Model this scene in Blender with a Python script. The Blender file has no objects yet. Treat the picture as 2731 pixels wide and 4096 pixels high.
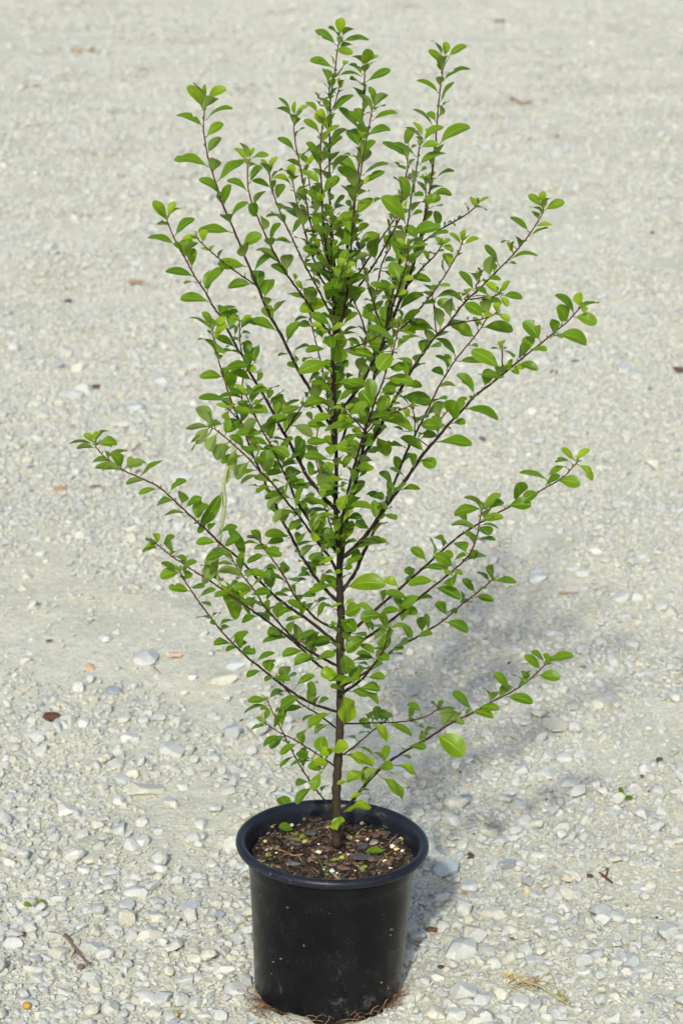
import bpy, math, random
import numpy as np
from mathutils import Vector
C = bpy.context.scene.collection
SC = bpy.context.scene
rnd = random.Random(7)
R = math.radians

# ---------------------------------------------------------------- camera
SC.render.resolution_x, SC.render.resolution_y = 682, 1024
CAM = Vector((0.0184, -2.848, 1.574)); PITCH = R(17.82)
cd = bpy.data.cameras.new('camera'); cam = bpy.data.objects.new('camera', cd); C.objects.link(cam)
cd.sensor_fit = 'VERTICAL'; cd.sensor_height = 36; cd.lens = 85
cd.clip_start = .05; cd.clip_end = 600
cam.location = CAM; cam.rotation_euler = (math.pi/2 - PITCH, 0, 0)
cd.dof.use_dof = True; cd.dof.focus_distance = 3.02; cd.dof.aperture_fstop = 10
SC.camera = cam
# ---------------------------------------------------------------- light
SUN_EL, SUN_AZ = R(34), R(10)       # the shadow runs away from the camera and SUN_AZ to the right
w = bpy.data.worlds.new('World'); SC.world = w; w.use_nodes = True
nt = w.node_tree; bg = nt.nodes['Background']
sky = nt.nodes.new('ShaderNodeTexSky'); sky.sky_type = 'NISHITA'; sky.sun_disc = False
sky.sun_elevation = SUN_EL; sky.sun_rotation = math.pi + SUN_AZ; sky.dust_density = 2.5; sky.air_density = 1.0
nt.links.new(sky.outputs[0], bg.inputs[0]); bg.inputs[1].default_value = .15
sd = bpy.data.lights.new('sun', 'SUN'); sd.energy = 2.75; sd.angle = R(2.0); sd.color = (.985, .972, .865)
sun = bpy.data.objects.new('sun', sd); C.objects.link(sun)
ldir = Vector((math.sin(SUN_AZ)*math.cos(SUN_EL), math.cos(SUN_AZ)*math.cos(SUN_EL), -math.sin(SUN_EL)))
sun.rotation_euler = ldir.to_track_quat('-Z', 'Y').to_euler(); sun.location = (-1, -3, 3)
SC.view_settings.view_transform = 'Standard'; SC.view_settings.look = 'None'
SC.view_settings.exposure = 0.17; SC.view_settings.gamma = 1

# ---------------------------------------------------------------- photo pixel (2731 x 4096) -> world
FPX = 85/36*4096
cp, sp = math.cos(PITCH), math.sin(PITCH)
VIEW = Vector((0, cp, -sp)); UP = Vector((0, sp, cp)); RT = Vector((1, 0, 0))
def ray(sx, sy): return VIEW + RT*((sx-1365.5)/FPX) + UP*((2048-sy)/FPX)
def at_depth(sx, sy, Y):
    d = ray(sx, sy); return CAM + d*((Y-CAM.y)/d.y)
def on_ground(sx, sy, z=0.0):
    d = ray(sx, sy); return CAM + d*((z-CAM.z)/d.z)
def mpp(p): return ((p-CAM).dot(VIEW))/FPX          # metres per photo pixel at p
TILES = dict(T1=(550,300,.38265),T2=(1100,40,.31888),T3=(1500,100,.31888),T4=(1100,500,.31888),T5=(1500,500,.31888),
 T6=(550,750,.38265),T7=(1100,950,.31888),T8=(1550,950,.38265),U1=(1900,700,.38265),U2=(700,1200,.31888),
 U3=(1100,1400,.31888),U4=(1500,1400,.38265),U5=(700,1600,.31888),U6=(1100,1850,.31888),U7=(550,2050,.38265),
 U8=(1100,2250,.31888),C=(1300,1000,.76531),D=(200,1600,.76531),E=(1200,1700,.76531),F=(500,2400,.63776),
 G=(1300,2400,.70153),P=(850,3100,.63776),R2=(0,2400,.63776),R3=(0,3200,.63776),R4=(1700,3200,.65753),
 Q=(1600,2200,.7213),W1=(1900,1200,.53),W2=(0,1000,.5102),W3=(0,0,.574),W4=(1900,0,.53),S=(0,0,1.0))
def S(t, x, y):
    a = TILES[t]; return (a[0]+x*a[2], a[1]+y*a[2])

# ---------------------------------------------------------------- helpers
def tag(o, label=None, cat=None, group=None, kind=None):
    if label: o['label'] = label
    if cat: o['category'] = cat
    if group: o['group'] = group
    if kind: o['kind'] = kind
    return o
def empty(name, loc=(0,0,0)):
    o = bpy.data.objects.new(name, None); C.objects.link(o); o.location = loc; o.empty_display_size = .05; return o
class MB:
    """collects vertices, faces, per-vertex attributes and uvs of one mesh"""
    def __init__(s): s.v=[]; s.f=[]; s.a=[]; s.uv=[]
    def add(s, vs, fs, col=(0,0,0), uvs=None):
        o=len(s.v); s.v += [tuple(p) for p in vs]
        s.f += [tuple(i+o for i in f) for f in fs]
        s.a += ([tuple(col)]*len(vs) if not isinstance(col, list) else col)
        s.uv += (uvs if uvs else [(0,0)]*len(vs))
    def build(s, name, mat, parent=None, smooth=True, loc=None):
        me = bpy.data.meshes.new(name)
        vs = s.v
        if loc is not None: vs = [(x-loc[0], y-loc[1], z-loc[2]) for x,y,z in vs]
        me.from_pydata(vs, [], s.f); me.materials.append(mat)
        at = me.attributes.new('tint', 'FLOAT_VECTOR', 'POINT')
        at.data.foreach_set('vector', np.array(s.a, dtype=np.float32).ravel())
        ul = me.uv_layers.new(name='UVMap')
        li = np.zeros(len(me.loops), dtype=np.int32); me.loops.foreach_get('vertex_index', li)
        ul.data.foreach_set('uv', np.array(s.uv, dtype=np.float32)[li].ravel())
        if smooth: me.polygons.foreach_set('use_smooth', [True]*len(me.polygons))
        me.update()
        o = bpy.data.objects.new(name, me); C.objects.link(o)
        if loc is not None: o.location = loc
        if parent: o.parent = parent
        return o
    def tube(s, pts, rad, seg=8, col=(0,0,0), cap=True):
        pts=[Vector(p) for p in pts]; n=len(pts)
        if n<2: return
        vs=[]; fs=[]; cols=[]
        nrm=None
        for i,p in enumerate(pts):
            t=(pts[min(i+1,n-1)]-pts[max(i-1,0)])
            if t.length<1e-9: t=Vector((0,0,1))
            t.normalize()
            if nrm is None:
                nrm=t.cross(Vector((0.3,1,0.1))).normalized()
            else:
                nrm=(nrm-t*nrm.dot(t)).normalized()
            b=t.cross(nrm); r=rad[i] if isinstance(rad,(list,tuple)) else rad
            c=col[i] if isinstance(col,list) else col
            for k in range(seg):
                a=2*math.pi*k/seg
                vs.append(p+nrm*(r*math.cos(a))+b*(r*math.sin(a))); cols.append(c)
        for i in range(n-1):
            for k in range(seg):
                k2=(k+1)%seg
                fs.append((i*seg+k,i*seg+k2,(i+1)*seg+k2,(i+1)*seg+k))
        if cap:
            fs.append(tuple(range(seg-1,-1,-1))); fs.append(tuple((n-1)*seg+k for k in range(seg)))
        s.add(vs,fs,cols)

def lathe(mb, prof, seg=96, zfun=None, col=(0,0,0)):
    vs=[]; fs=[]
    n=len(prof)
    for k in range(seg):
        a=2*math.pi*k/seg
        for j,(r,z) in enumerate(prof):
            zz = z if zfun is None else zfun(j,a,z)
            vs.append((r*math.cos(a), r*math.sin(a), zz))
    for k in range(seg):
        k2=(k+1)%seg
        for j in range(n-1):
            fs.append((k*n+j, k2*n+j, k2*n+j+1, k*n+j+1))
    mb.add(vs,fs,col)

# value noise (numpy)
def _h(ix, iy, s):
    n = (ix*374761393 + iy*668265263 + s*974634777) & 0xffffffff
    n = ((n ^ (n>>13))*1274126177) & 0xffffffff
    return ((n ^ (n>>16)) & 0xffff)/65535.0
def vnoise(x, y, s=0):
    x=np.asarray(x,dtype=float); y=np.asarray(y,dtype=float)
    ix=np.floor(x).astype(np.int64); iy=np.floor(y).astype(np.int64)
    fx=x-ix; fy=y-iy; fx=fx*fx*(3-2*fx); fy=fy*fy*(3-2*fy)
    a=_h(ix,iy,s); b=_h(ix+1,iy,s); c=_h(ix,iy+1,s); d=_h(ix+1,iy+1,s)
    return (a*(1-fx)+b*fx)*(1-fy)+(c*(1-fx)+d*fx)*fy
def gheight(x, y):
    z = (vnoise(x*2.2+9, y*2.2+3, 1)-.5)*.022 + (vnoise(x*7, y*7, 2)-.5)*.010 + (vnoise(x*21, y*21, 3)-.5)*.005
    d = np.hypot(x, y); k = np.clip((d-.10)/.25, 0, 1)
    return z*k - .002*(1-k)
def dustmask(x, y):        # 1 = stony, 0 = bare dust
    m = vnoise(x*3.1+2.7, y*2.2+8.1, 5)*.6 + vnoise(x*9+1, y*7+4, 6)*.4
    m = m - .10/(1+np.exp(-(x-.36-.10*y)/.08)) 
    m = m + .10*np.exp(-((x+.25)**2+(y+.0)**2)/.25) - .16*np.exp(-((x-.62)**2/.05+(y-.25)**2/.5))
    m = m + .16*np.clip((y-1.3)/1.5,0,1)
    return np.clip((m-.36)/.20, 0, 1)

# ---------------------------------------------------------------- materials
def newmat(name):
    m=bpy.data.materials.new(name); m.use_nodes=True; return m, m.node_tree, m.node_tree.nodes['Principled BSDF']
def N(nt, t, **kw):
    n=nt.nodes.new(t)
    for k,v in kw.items():
        if k.startswith('i_'):
            key=k[2:]; n.inputs[int(key) if key.isdigit() else key].default_value=v
        else: setattr(n,k,v)
    return n
def noise(nt, scale, detail=4, rough=.6, coord=None):
    n=N(nt,'ShaderNodeTexNoise'); n.inputs['Scale'].default_value=scale; n.inputs['Detail'].default_value=detail
    n.inputs['Roughness'].default_value=rough
    if coord is not None: nt.links.new(coord, n.inputs['Vector'])
    return n
def ramp(nt, src, stops):
    r=N(nt,'ShaderNodeValToRGB'); e=r.color_ramp.elements
    while len(e)<len(stops): e.new(.5)
    for el,(p,c) in zip(e,stops): el.position=p; el.color=(*c,1) if len(c)==3 else c
    nt.links.new(src, r.inputs[0]); return r
def mix(nt, a, b, fac, mode='MIX'):
    m=N(nt,'ShaderNodeMix',data_type='RGBA',blend_type=mode)
    for sock,val in ((m.inputs[6],a),(m.inputs[7],b),(m.inputs[0],fac)):
        if isinstance(val,bpy.types.NodeSocket): nt.links.new(val,sock)
        elif isinstance(val,(int,float)): sock.default_value=val
        else: sock.default_value=(*val,1)
    return m.outputs[2]
def mathn(nt, op, a, b=0.0, clamp=False):
    m=N(nt,'ShaderNodeMath',operation=op,use_clamp=clamp)
    for sock,val in ((m.inputs[0],a),(m.inputs[1],b)):
        if isinstance(val,bpy.types.NodeSocket): nt.links.new(val,sock)
        else: sock.default_value=val
    return m.outputs[0]
def bump(nt, h, strength, dist, normal=None):
    b=N(nt,'ShaderNodeBump'); b.inputs['Strength'].default_value=strength; b.inputs['Distance'].default_value=dist
    nt.links.new(h,b.inputs['Height'])
    if normal is not None: nt.links.new(normal,b.inputs['Normal'])
    return b.outputs[0]

def ground_mat():
    m,nt,b=newmat('crushed limestone dust')
    tc=N(nt,'ShaderNodeTexCoord').outputs['Object']
    n1=noise(nt,3.0,5,.6,tc); n2=noise(nt,55,4,.65,tc); n3=noise(nt,300,3,.7,tc)
    c=ramp(nt,n1.outputs[0],[(.35,(.63,.615,.50)),(.62,(.68,.67,.565))]).outputs[0]
    c=mix(nt,c,ramp(nt,n2.outputs[0],[(.30,(.74,.73,.69)),(.7,(1.0,1.0,1.0))]).outputs[0],.75,'MULTIPLY')
    v=N(nt,'ShaderNodeTexVoronoi',feature='F1'); v.inputs['Scale'].default_value=170; nt.links.new(tc,v.inputs['Vector'])
    hs=N(nt,'ShaderNodeSeparateColor'); nt.links.new(v.outputs['Color'],hs.inputs[0])
    c=mix(nt,c,ramp(nt,hs.outputs[0],[(0,(.80,.81,.80)),(.5,(.96,.96,.95)),(1,(1.06,1.06,1.03))]).outputs[0],.8,'MULTIPLY')
    nt.links.new(c,b.inputs['Base Color']); b.inputs['Roughness'].default_value=.95
    b.inputs['Specular IOR Level'].default_value=.15
    v2=N(nt,'ShaderNodeTexVoronoi',feature='F1'); v2.inputs['Scale'].default_value=150; nt.links.new(tc,v2.inputs['Vector'])
    h=mathn(nt,'SUBTRACT',1.0,v2.outputs['Distance'])
    h=mathn(nt,'ADD',h,mathn(nt,'MULTIPLY',n3.outputs[0],.6))
    h=mathn(nt,'ADD',h,mathn(nt,'MULTIPLY',n2.outputs[0],1.6))
    nt.links.new(bump(nt,h,.8,.0014),b.inputs['Normal'])
    return m
def stone_mat(name, instanced=False, base=None):
    m,nt,b=newmat(name)
    tc=N(nt,'ShaderNodeTexCoord').outputs['Object']
    n1=noise(nt,(2.6 if instanced else 45),5,.65,tc); n2=noise(nt,(9 if instanced else 220),4,.7,tc)
    if instanced:
        a=N(nt,'ShaderNodeAttribute',attribute_type='INSTANCER',attribute_name='icol'); col=a.outputs['Color']
    else:
        a=N(nt,'ShaderNodeAttribute',attribute_name='tint'); col=a.outputs['Color']
    c=mix(nt,col,ramp(nt,n1.outputs[0],[(.3,(.84,.84,.83)),(.65,(1.04,1.04,1.03))]).outputs[0],.9,'MULTIPLY')
    c=mix(nt,c,ramp(nt,n2.outputs[0],[(.35,(.88,.87,.84)),(.6,(1,1,1))]).outputs[0],.8,'MULTIPLY')
    nt.links.new(c,b.inputs['Base Color']); b.inputs['Roughness'].default_value=.88
    b.inputs['Specular IOR Level'].default_value=.25
    h=mathn(nt,'ADD',n1.outputs[0],mathn(nt,'MULTIPLY',n2.outputs[0],.5))
    nt.links.new(bump(nt,h,.35,(.10 if instanced else .0030)),b.inputs['Normal'])
    return m
def leaf_mat(name='leaf'):
    m,nt,b=newmat(name)
    tc=N(nt,'ShaderNodeTexCoord').outputs['Object']
    a=N(nt,'ShaderNodeAttribute',attribute_name='tint'); sx=N(nt,'ShaderNodeSeparateXYZ'); nt.links.new(a.outputs['Vector'],sx.inputs[0])
    young, r1, spot = sx.outputs[0], sx.outputs[1], sx.outputs[2]
    uv=N(nt,'ShaderNodeUVMap'); su=N(nt,'ShaderNodeSeparateXYZ'); nt.links.new(uv.outputs[0],su.inputs[0])
    top=mix(nt,(.066,.146,.003),(.310,.430,.012),young)
    top=mix(nt,top,mix(nt,(.038,.104,.006),(.125,.225,.005),r1),.35)
    n=noise(nt,60,3,.6,tc)
    top=mix(nt,top,ramp(nt,n.outputs[0],[(.3,(.82,.86,.85)),(.7,(1.14,1.1,1.05))]).outputs[0],1.0,'MULTIPLY')
    u=mathn(nt,'ABSOLUTE',mathn(nt,'SUBTRACT',su.outputs[0],.5))           # 0 at the midrib, .5 at the margin
    rib=ramp(nt,u,[(.0,(1,1,1)),(.022,(.9,.9,.9)),(.05,(0,0,0))]).outputs[0]
    top=mix(nt,top,(.24,.40,.05),mathn(nt,'MULTIPLY',rib,.6))
    # side veins
    wv=mathn(nt,'SINE',mathn(nt,'MULTIPLY',mathn(nt,'SUBTRACT',su.outputs[1],mathn(nt,'MULTIPLY',u,.55)),62.0))
    vein=ramp(nt,wv,[(.90,(0,0,0)),(1.0,(1,1,1))]).outputs[0]
    top=mix(nt,top,(.17,.30,.06),mathn(nt,'MULTIPLY',vein,.22))
    edge=ramp(nt,u,[(.455,(0,0,0)),(.495,(1,1,1))]).outputs[0]
    top=mix(nt,top,(.30,.40,.10),mathn(nt,'MULTIPLY',edge,.5))
    # brown leaf spots on the older leaves
    v=N(nt,'ShaderNodeTexVoronoi',feature='F1'); v.inputs['Scale'].default_value=130; nt.links.new(tc,v.inputs['Vector'])
    nz=noise(nt,45,2,.5,tc)
    sm=mathn(nt,'MULTIPLY',mathn(nt,'LESS_THAN',v.outputs['Distance'],.20),mathn(nt,'GREATER_THAN',nz.outputs[0],.56))
    top=mix(nt,top,(.035,.022,.012),mathn(nt,'MULTIPLY',mathn(nt,'MULTIPLY',sm,spot),.85))
    und=mix(nt,(.165,.225,.060),(.240,.330,.060),young)
    und=mix(nt,und,(.26,.33,.13),mathn(nt,'MULTIPLY',rib,.8))
    und=mix(nt,und,(.24,.31,.12),mathn(nt,'MULTIPLY',vein,.2))
    geo=N(nt,'ShaderNodeNewGeometry')
    col=mix(nt,top,und,geo.outputs['Backfacing'])
    nt.links.new(col,b.inputs['Base Color'])
    rg=N(nt,'ShaderNodeMapRange'); nt.links.new(geo.outputs['Backfacing'],rg.inputs[0]); rg.inputs[3].default_value=.36; rg.inputs[4].default_value=.7
    nt.links.new(rg.outputs[0],b.inputs['Roughness']); b.inputs['Specular IOR Level'].default_value=.27
    h=mathn(nt,'ADD',mathn(nt,'MULTIPLY',rib,-1.0),mathn(nt,'ADD',mathn(nt,'MULTIPLY',vein,-.35),mathn(nt,'MULTIPLY',n.outputs[0],.9)))
    nt.links.new(bump(nt,h,.5,.0009),b.inputs['Normal'])
    tr=N(nt,'ShaderNodeBsdfTranslucent')
    nt.links.new(mix(nt,(.17,.36,.004),(.36,.54,.01),young),tr.inputs[0])
    ms=N(nt,'ShaderNodeMixShader'); ms.inputs[0].default_value=.28
    nt.links.new(b.outputs[0],ms.inputs[1]); nt.links.new(tr.outputs[0],ms.inputs[2])
    nt.links.new(ms.outputs[0],nt.nodes['Material Output'].inputs[0])
    return m
def tint_mat(name, rough=.8, bscale=300, bdist=.0006, spec=.3, var=.5):
    m,nt,b=newmat(name); tc=N(nt,'ShaderNodeTexCoord').outputs['Object']
    a=N(nt,'ShaderNodeAttribute',attribute_name='tint'); n=noise(nt,bscale,4,.65,tc)
    c=mix(nt,a.outputs['Color'],ramp(nt,n.outputs[0],[(.3,(1-var,)*3),(.7,(1+var*.6,)*3)]).outputs[0],1.0,'MULTIPLY')
    nt.links.new(c,b.inputs['Base Color']); b.inputs['Roughness'].default_value=rough; b.inputs['Specular IOR Level'].default_value=spec
    nt.links.new(bump(nt,n.outputs[0],.7,bdist),b.inputs['Normal'])
    return m
def pot_mat(name, base, dirt=True, rough=.42):
    m,nt,b=newmat(name); tc=N(nt,'ShaderNodeTexCoord').outputs['Object']
    n=noise(nt,18,4,.6,tc); c=mix(nt,base,tuple(x*1.8 for x in base),ramp(nt,n.outputs[0],[(.4,(0,0,0)),(.75,(1,1,1))]).outputs[0])
    if dirt:
        # dried dust smears
        d=noise(nt,26,8,.72,tc); d.inputs['Distortion'].default_value=1.6; g=noise(nt,9,2,.5,tc)
        f=mathn(nt,'MULTIPLY',ramp(nt,d.outputs[0],[(.57,(0,0,0)),(.74,(1,1,1))]).outputs[0],ramp(nt,g.outputs[0],[(.47,(0,0,0)),(.68,(1,1,1))]).outputs[0])
        c=mix(nt,c,(.24,.225,.20),mathn(nt,'MULTIPLY',f,.7))
        for sc,th,gt,col in ((300,.13,.66,(.20,.19,.17)),(120,.10,.66,(.14,.08,.055)),(480,.20,.60,(.07,.066,.06))):
            v=N(nt,'ShaderNodeTexVoronoi',feature='F1'); v.inputs['Scale'].default_value=sc; nt.links.new(tc,v.inputs['Vector'])
            gg=noise(nt,14+sc*.05,3,.6,tc)
            c=mix(nt,c,col,mathn(nt,'MULTIPLY',mathn(nt,'LESS_THAN',v.outputs['Distance'],th),mathn(nt,'GREATER_THAN',gg.outputs[0],gt)))
        rr=mathn(nt,'ADD',rough,mathn(nt,'MULTIPLY',n.outputs[0],.10)); nt.links.new(rr,b.inputs['Roughness'])
    else: b.inputs['Roughness'].default_value=rough
    nt.links.new(c,b.inputs['Base Color']); b.inputs['Specular IOR Level'].default_value=.22
    nt.links.new(bump(nt,noise(nt,400,3,.6,tc).outputs[0],.25,.0004),b.inputs['Normal'])
    return m
M_LEAF=leaf_mat(); M_STONE=stone_mat('loose stone'); M_GRAVEL=stone_mat('gravel stone',True)
M_BARK=tint_mat('stem bark',.6,260,.0006,.18,.35); M_SOIL=tint_mat('potting mix',.9,220,.0012,.2,.6)
M_CHIP=tint_mat('bark chip',.8,160,.0010,.3,.45); M_ROOT=tint_mat('root',.8,300,.0003,.2,.4)
M_POT=pot_mat('black plastic',(.0045,.0047,.0058),True,.22); M_RIM=pot_mat('dark blue-black plastic',(.011,.0125,.019),True,.30)
M_GROUND=ground_mat()

# ---------------------------------------------------------------- ground sheet
def axis(lo, hi, dlo, dhi, step, grow):
    a=list(np.arange(dlo,dhi+1e-6,step)); s=step; x=dhi
    while x<hi: s*=grow; x+=s; a.append(x)
    s=step; x=dlo
    while x>lo: s*=grow; x-=s; a.insert(0,x)
    return np.array(a)
gx=axis(-150,150,-1.1,1.1,.02,1.09); gy=axis(-40,260,-.8,2.6,.02,1.07)
X,Y=np.meshgrid(gx,gy); Z=gheight(X,Y)
gm=bpy.data.meshes.new('ground'); nx,ny=len(gx),len(gy)
idx=np.arange(nx*ny).reshape(ny,nx)
quads=np.stack([idx[:-1,:-1],idx[:-1,1:],idx[1:,1:],idx[1:,:-1]],-1).reshape(-1,4)
gm.from_pydata(np.stack([X,Y,Z],-1).reshape(-1,3).tolist(),[],quads.tolist()); gm.materials.append(M_GROUND)
gm.polygons.foreach_set('use_smooth',[True]*len(gm.polygons)); gm.update()
go=bpy.data.objects.new('ground',gm); C.objects.link(go); tag(go,kind='structure')

# ---------------------------------------------------------------- crushed stone shapes
def ico(sub):
    import bmesh
    bm=bmesh.new(); bmesh.ops.create_icosphere(bm,subdivisions=sub,radius=1)
    v=np.array([x.co[:] for x in bm.verts]); f=[tuple(q.index for q in p.verts) for p in bm.faces]; bm.free(); return v,f
ICO2,ICO3,ICO4=ico(2),ico(3),ico(4)
def stone_shape(seed, ic, planes=11, flat=.7, rough=.03, lo=.52, hi=.86):
    r=np.random.RandomState(seed); v=ic[0].copy()
    n=r.normal(size=(planes,3)); n/=np.linalg.norm(n,axis=1)[:,None]; d=r.uniform(lo,hi,planes)
    for _ in range(2):
        for a,b in zip(n,d):
            t=v@a; k=t>b; v[k]-=np.outer(t[k]-b,a)*.97
    # small roughness, continuous
    q=np.sin(v@r.normal(size=(3,3))*3.1+r.uniform(0,6,3)).sum(1)/3
    v=v*(1+rough*q[:,None])
    v*=np.array([1,r.uniform(.7,.95),flat*r.uniform(.85,1.1)])
    v/=np.abs(v[:,0]).max()
    return v
# gravel: one piece of uncountable stuff, instanced over a cloud of points
gcol=bpy.data.collections.new('gravel shapes')
for k in range(22):
    v=stone_shape(100+k,ICO2,7+k%4,.66 if k%3 else .5,.02,.36,.78)
    me=bpy.data.meshes.new('gravel_shape'); me.from_pydata(v.tolist(),[],ICO2[1]); me.materials.append(M_GRAVEL); me.update()
    gcol.objects.link(bpy.data.objects.new('gravel_shape',me))
PAL=[((.585,.595,.555),38),((.55,.565,.54),26),((.585,.58,.495),28),((.50,.52,.51),8),((.44,.465,.475),1.8),((.33,.37,.40),.35),((.64,.57,.44),.8),((.52,.36,.24),.10),((.12,.08,.06),.12)]
pc=np.array([c for c,_ in PAL]); pw=np.array([q for _,q in PAL]); pw/=pw.sum()
rs=np.random.RandomState(3)
BIG=[]      # footprints of the individually built stones: filled in before scattering
def scatter(n_per_m2, dmin, dmax, y0, y1, maskpow, sink, wide=.35):
    def halfw(y): return (y+2.848+.35)*.170+.22+wide
    A=2*halfw(y1)*(y1-y0); n=int(n_per_m2*A)
    y=rs.uniform(y0,y1,n); x=rs.uniform(-1,1,n)*halfw(y1)
    ok=np.abs(x)<halfw(y)
    ok&=rs.uniform(size=n)<(.12+.88*dustmask(x,y))**maskpow
    ok&=np.hypot(x,y)>.100
    x,y=x[ok],y[ok]
    if len(BIG):
        B=np.array(BIG); keep=np.ones(len(x),bool)
        for bx,by,br in B: keep&=((x-bx)**2+(y-by)**2)>(br*.8)**2
        x,y=x[keep],y[keep]
    n=len(x); d=dmin+(dmax-dmin)*rs.uniform(size=n)**1.9
    z=gheight(x,y)+d*sink*rs.uniform(.2,1.0,n)
    return x,y,z,d
def build_gravel():
    P=[scatter(17000,.0034,.0064,-.42,.95,.8,.26,.0),
       scatter(9500,.0056,.0115,-.55,2.2,1.2,.33,.25),
       scatter(1700,.009,.018,-.5,.75,1.1,.33,.1),
       scatter(2600,.009,.016,1.6,5.2,.6,.24,.2),
       scatter(5000,.008,.014,-1.5,-.55,1.2,.28,1.2),
       scatter(3800,.007,.013,2.2,5.2,1.0,.18,.3),
       scatter(1700,.010,.020,-1.5,5.2,1.2,.26,1.1),
       scatter(260,.020,.034,-1.5,1.0,1.0,.34,.9),
       scatter(3000,.010,.021,5.2,13.5,.6,.22,.4),
       scatter(900,.011,.024,13.5,22,.7,.16,.4),
       scatter(130,.019,.034,-1.5,13.5,.8,.18,1.1),
       scatter(10,.034,.055,1.2,13.5,.5,.15,.6),
       scatter(500,.003,.005,-.42,.95,-1.0,.15,.0)]
    x=np.concatenate([p[0] for p in P]); y=np.concatenate([p[1] for p in P]); z=np.concatenate([p[2] for p in P]); d=np.concatenate([p[3] for p in P])
    n=len(x); print('gravel stones',n)
    me=bpy.data.meshes.new('gravel'); me.vertices.add(n); me.vertices.foreach_set('co',np.stack([x,y,z],-1).astype(np.float32).ravel())
    a=me.attributes.new('iscale','FLOAT','POINT'); a.data.foreach_set('value',(d*.5).astype(np.float32))
    rot=np.stack([rs.normal(0,.32,n),rs.normal(0,.32,n),rs.uniform(0,6.283,n)],-1)
    a=me.attributes.new('irot','FLOAT_VECTOR','POINT'); a.data.foreach_set('vector',rot.astype(np.float32).ravel())
    c=pc[rs.choice(len(pc),n,p=pw)]*rs.uniform(.95,1.08,(n,1))
    a=me.attributes.new('icol','FLOAT_VECTOR','POINT'); a.data.foreach_set('vector',c.astype(np.float32).ravel())
    a=me.attributes.new('iidx','INT','POINT'); a.data.foreach_set('value',rs.randint(0,22,n).astype(np.int32))
    o=bpy.data.objects.new('gravel',me); C.objects.link(o); tag(o,kind='stuff')
    ng=bpy.data.node_groups.new('scatter gravel','GeometryNodeTree')
    ng.interface.new_socket('Geometry',in_out='INPUT',socket_type='NodeSocketGeometry'); ng.interface.new_socket('Geometry',in_out='OUTPUT',socket_type='NodeSocketGeometry')
    L=ng.links; gi=ng.nodes.new('NodeGroupInput'); gg=ng.nodes.new('NodeGroupOutput')
    ci=ng.nodes.new('GeometryNodeCollectionInfo'); ci.inputs[0].default_value=gcol; ci.inputs['Separate Children'].default_value=True; ci.inputs['Reset Children'].default_value=True
    ip=ng.nodes.new('GeometryNodeInstanceOnPoints'); ip.inputs['Pick Instance'].default_value=True
    def na(nm,t):
        q=ng.nodes.new('GeometryNodeInputNamedAttribute'); q.data_type=t; q.inputs[0].default_value=nm; return q.outputs[0]
    L.new(gi.outputs[0],ip.inputs['Points']); L.new(ci.outputs[0],ip.inputs['Instance'])
    L.new(na('iidx','INT'),ip.inputs['Instance Index']); L.new(na('irot','FLOAT_VECTOR'),ip.inputs['Rotation'])
    L.new(na('iscale','FLOAT'),ip.inputs['Scale']); L.new(ip.outputs[0],gg.inputs[0])
    md=o.modifiers.new('scatter','NODES'); md.node_group=ng

# ---------------------------------------------------------------- individual stones
def place_stone(t, x, y, w, h, col, seed, name='stone', sub=ICO3, planes=12, tall=.62, rough=.02, yaw=None):
    sx,sy=S(t,x,y); sc=TILES[t][2]
    p=on_ground(sx,sy+h*sc*.18); k=mpp(p)
    rx=w*sc*k*.5; dep=math.asin((CAM-p).normalized().z)
    H=h*sc*k                                   # apparent height
    rz=min(rx*tall, H*.5/math.cos(dep)*.62); ry=max(.45*rx, min((H*.5-rz*math.cos(dep)*.55)/math.sin(dep), rx*1.5))
    v=stone_shape(seed,sub,planes,1.0,rough); v/=np.abs(v).max(0)
    yw=yaw if yaw is not None else rnd.uniform(-.35,.35)
    v=v*np.array([rx,ry,rz]); c,s_=math.cos(yw),math.sin(yw)
    v=np.stack([v[:,0]*c-v[:,1]*s_, v[:,0]*s_+v[:,1]*c, v[:,2]],-1)
    z=float(gheight(p.x,p.y))+rz*.42
    mb=MB(); mb.add(v.tolist(),sub[1],col)
    o=mb.build(name,M_STONE,None,smooth=False); o.location=(p.x,p.y,z)
    BIG.append((p.x,p.y,min(rx,ry)))
    return o
WH=(.60,.61,.575); GR=(.53,.545,.525); CR=(.59,.585,.505); BL=(.30,.35,.385); BG=(.43,.47,.48); TN=(.55,.54,.45)
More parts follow.
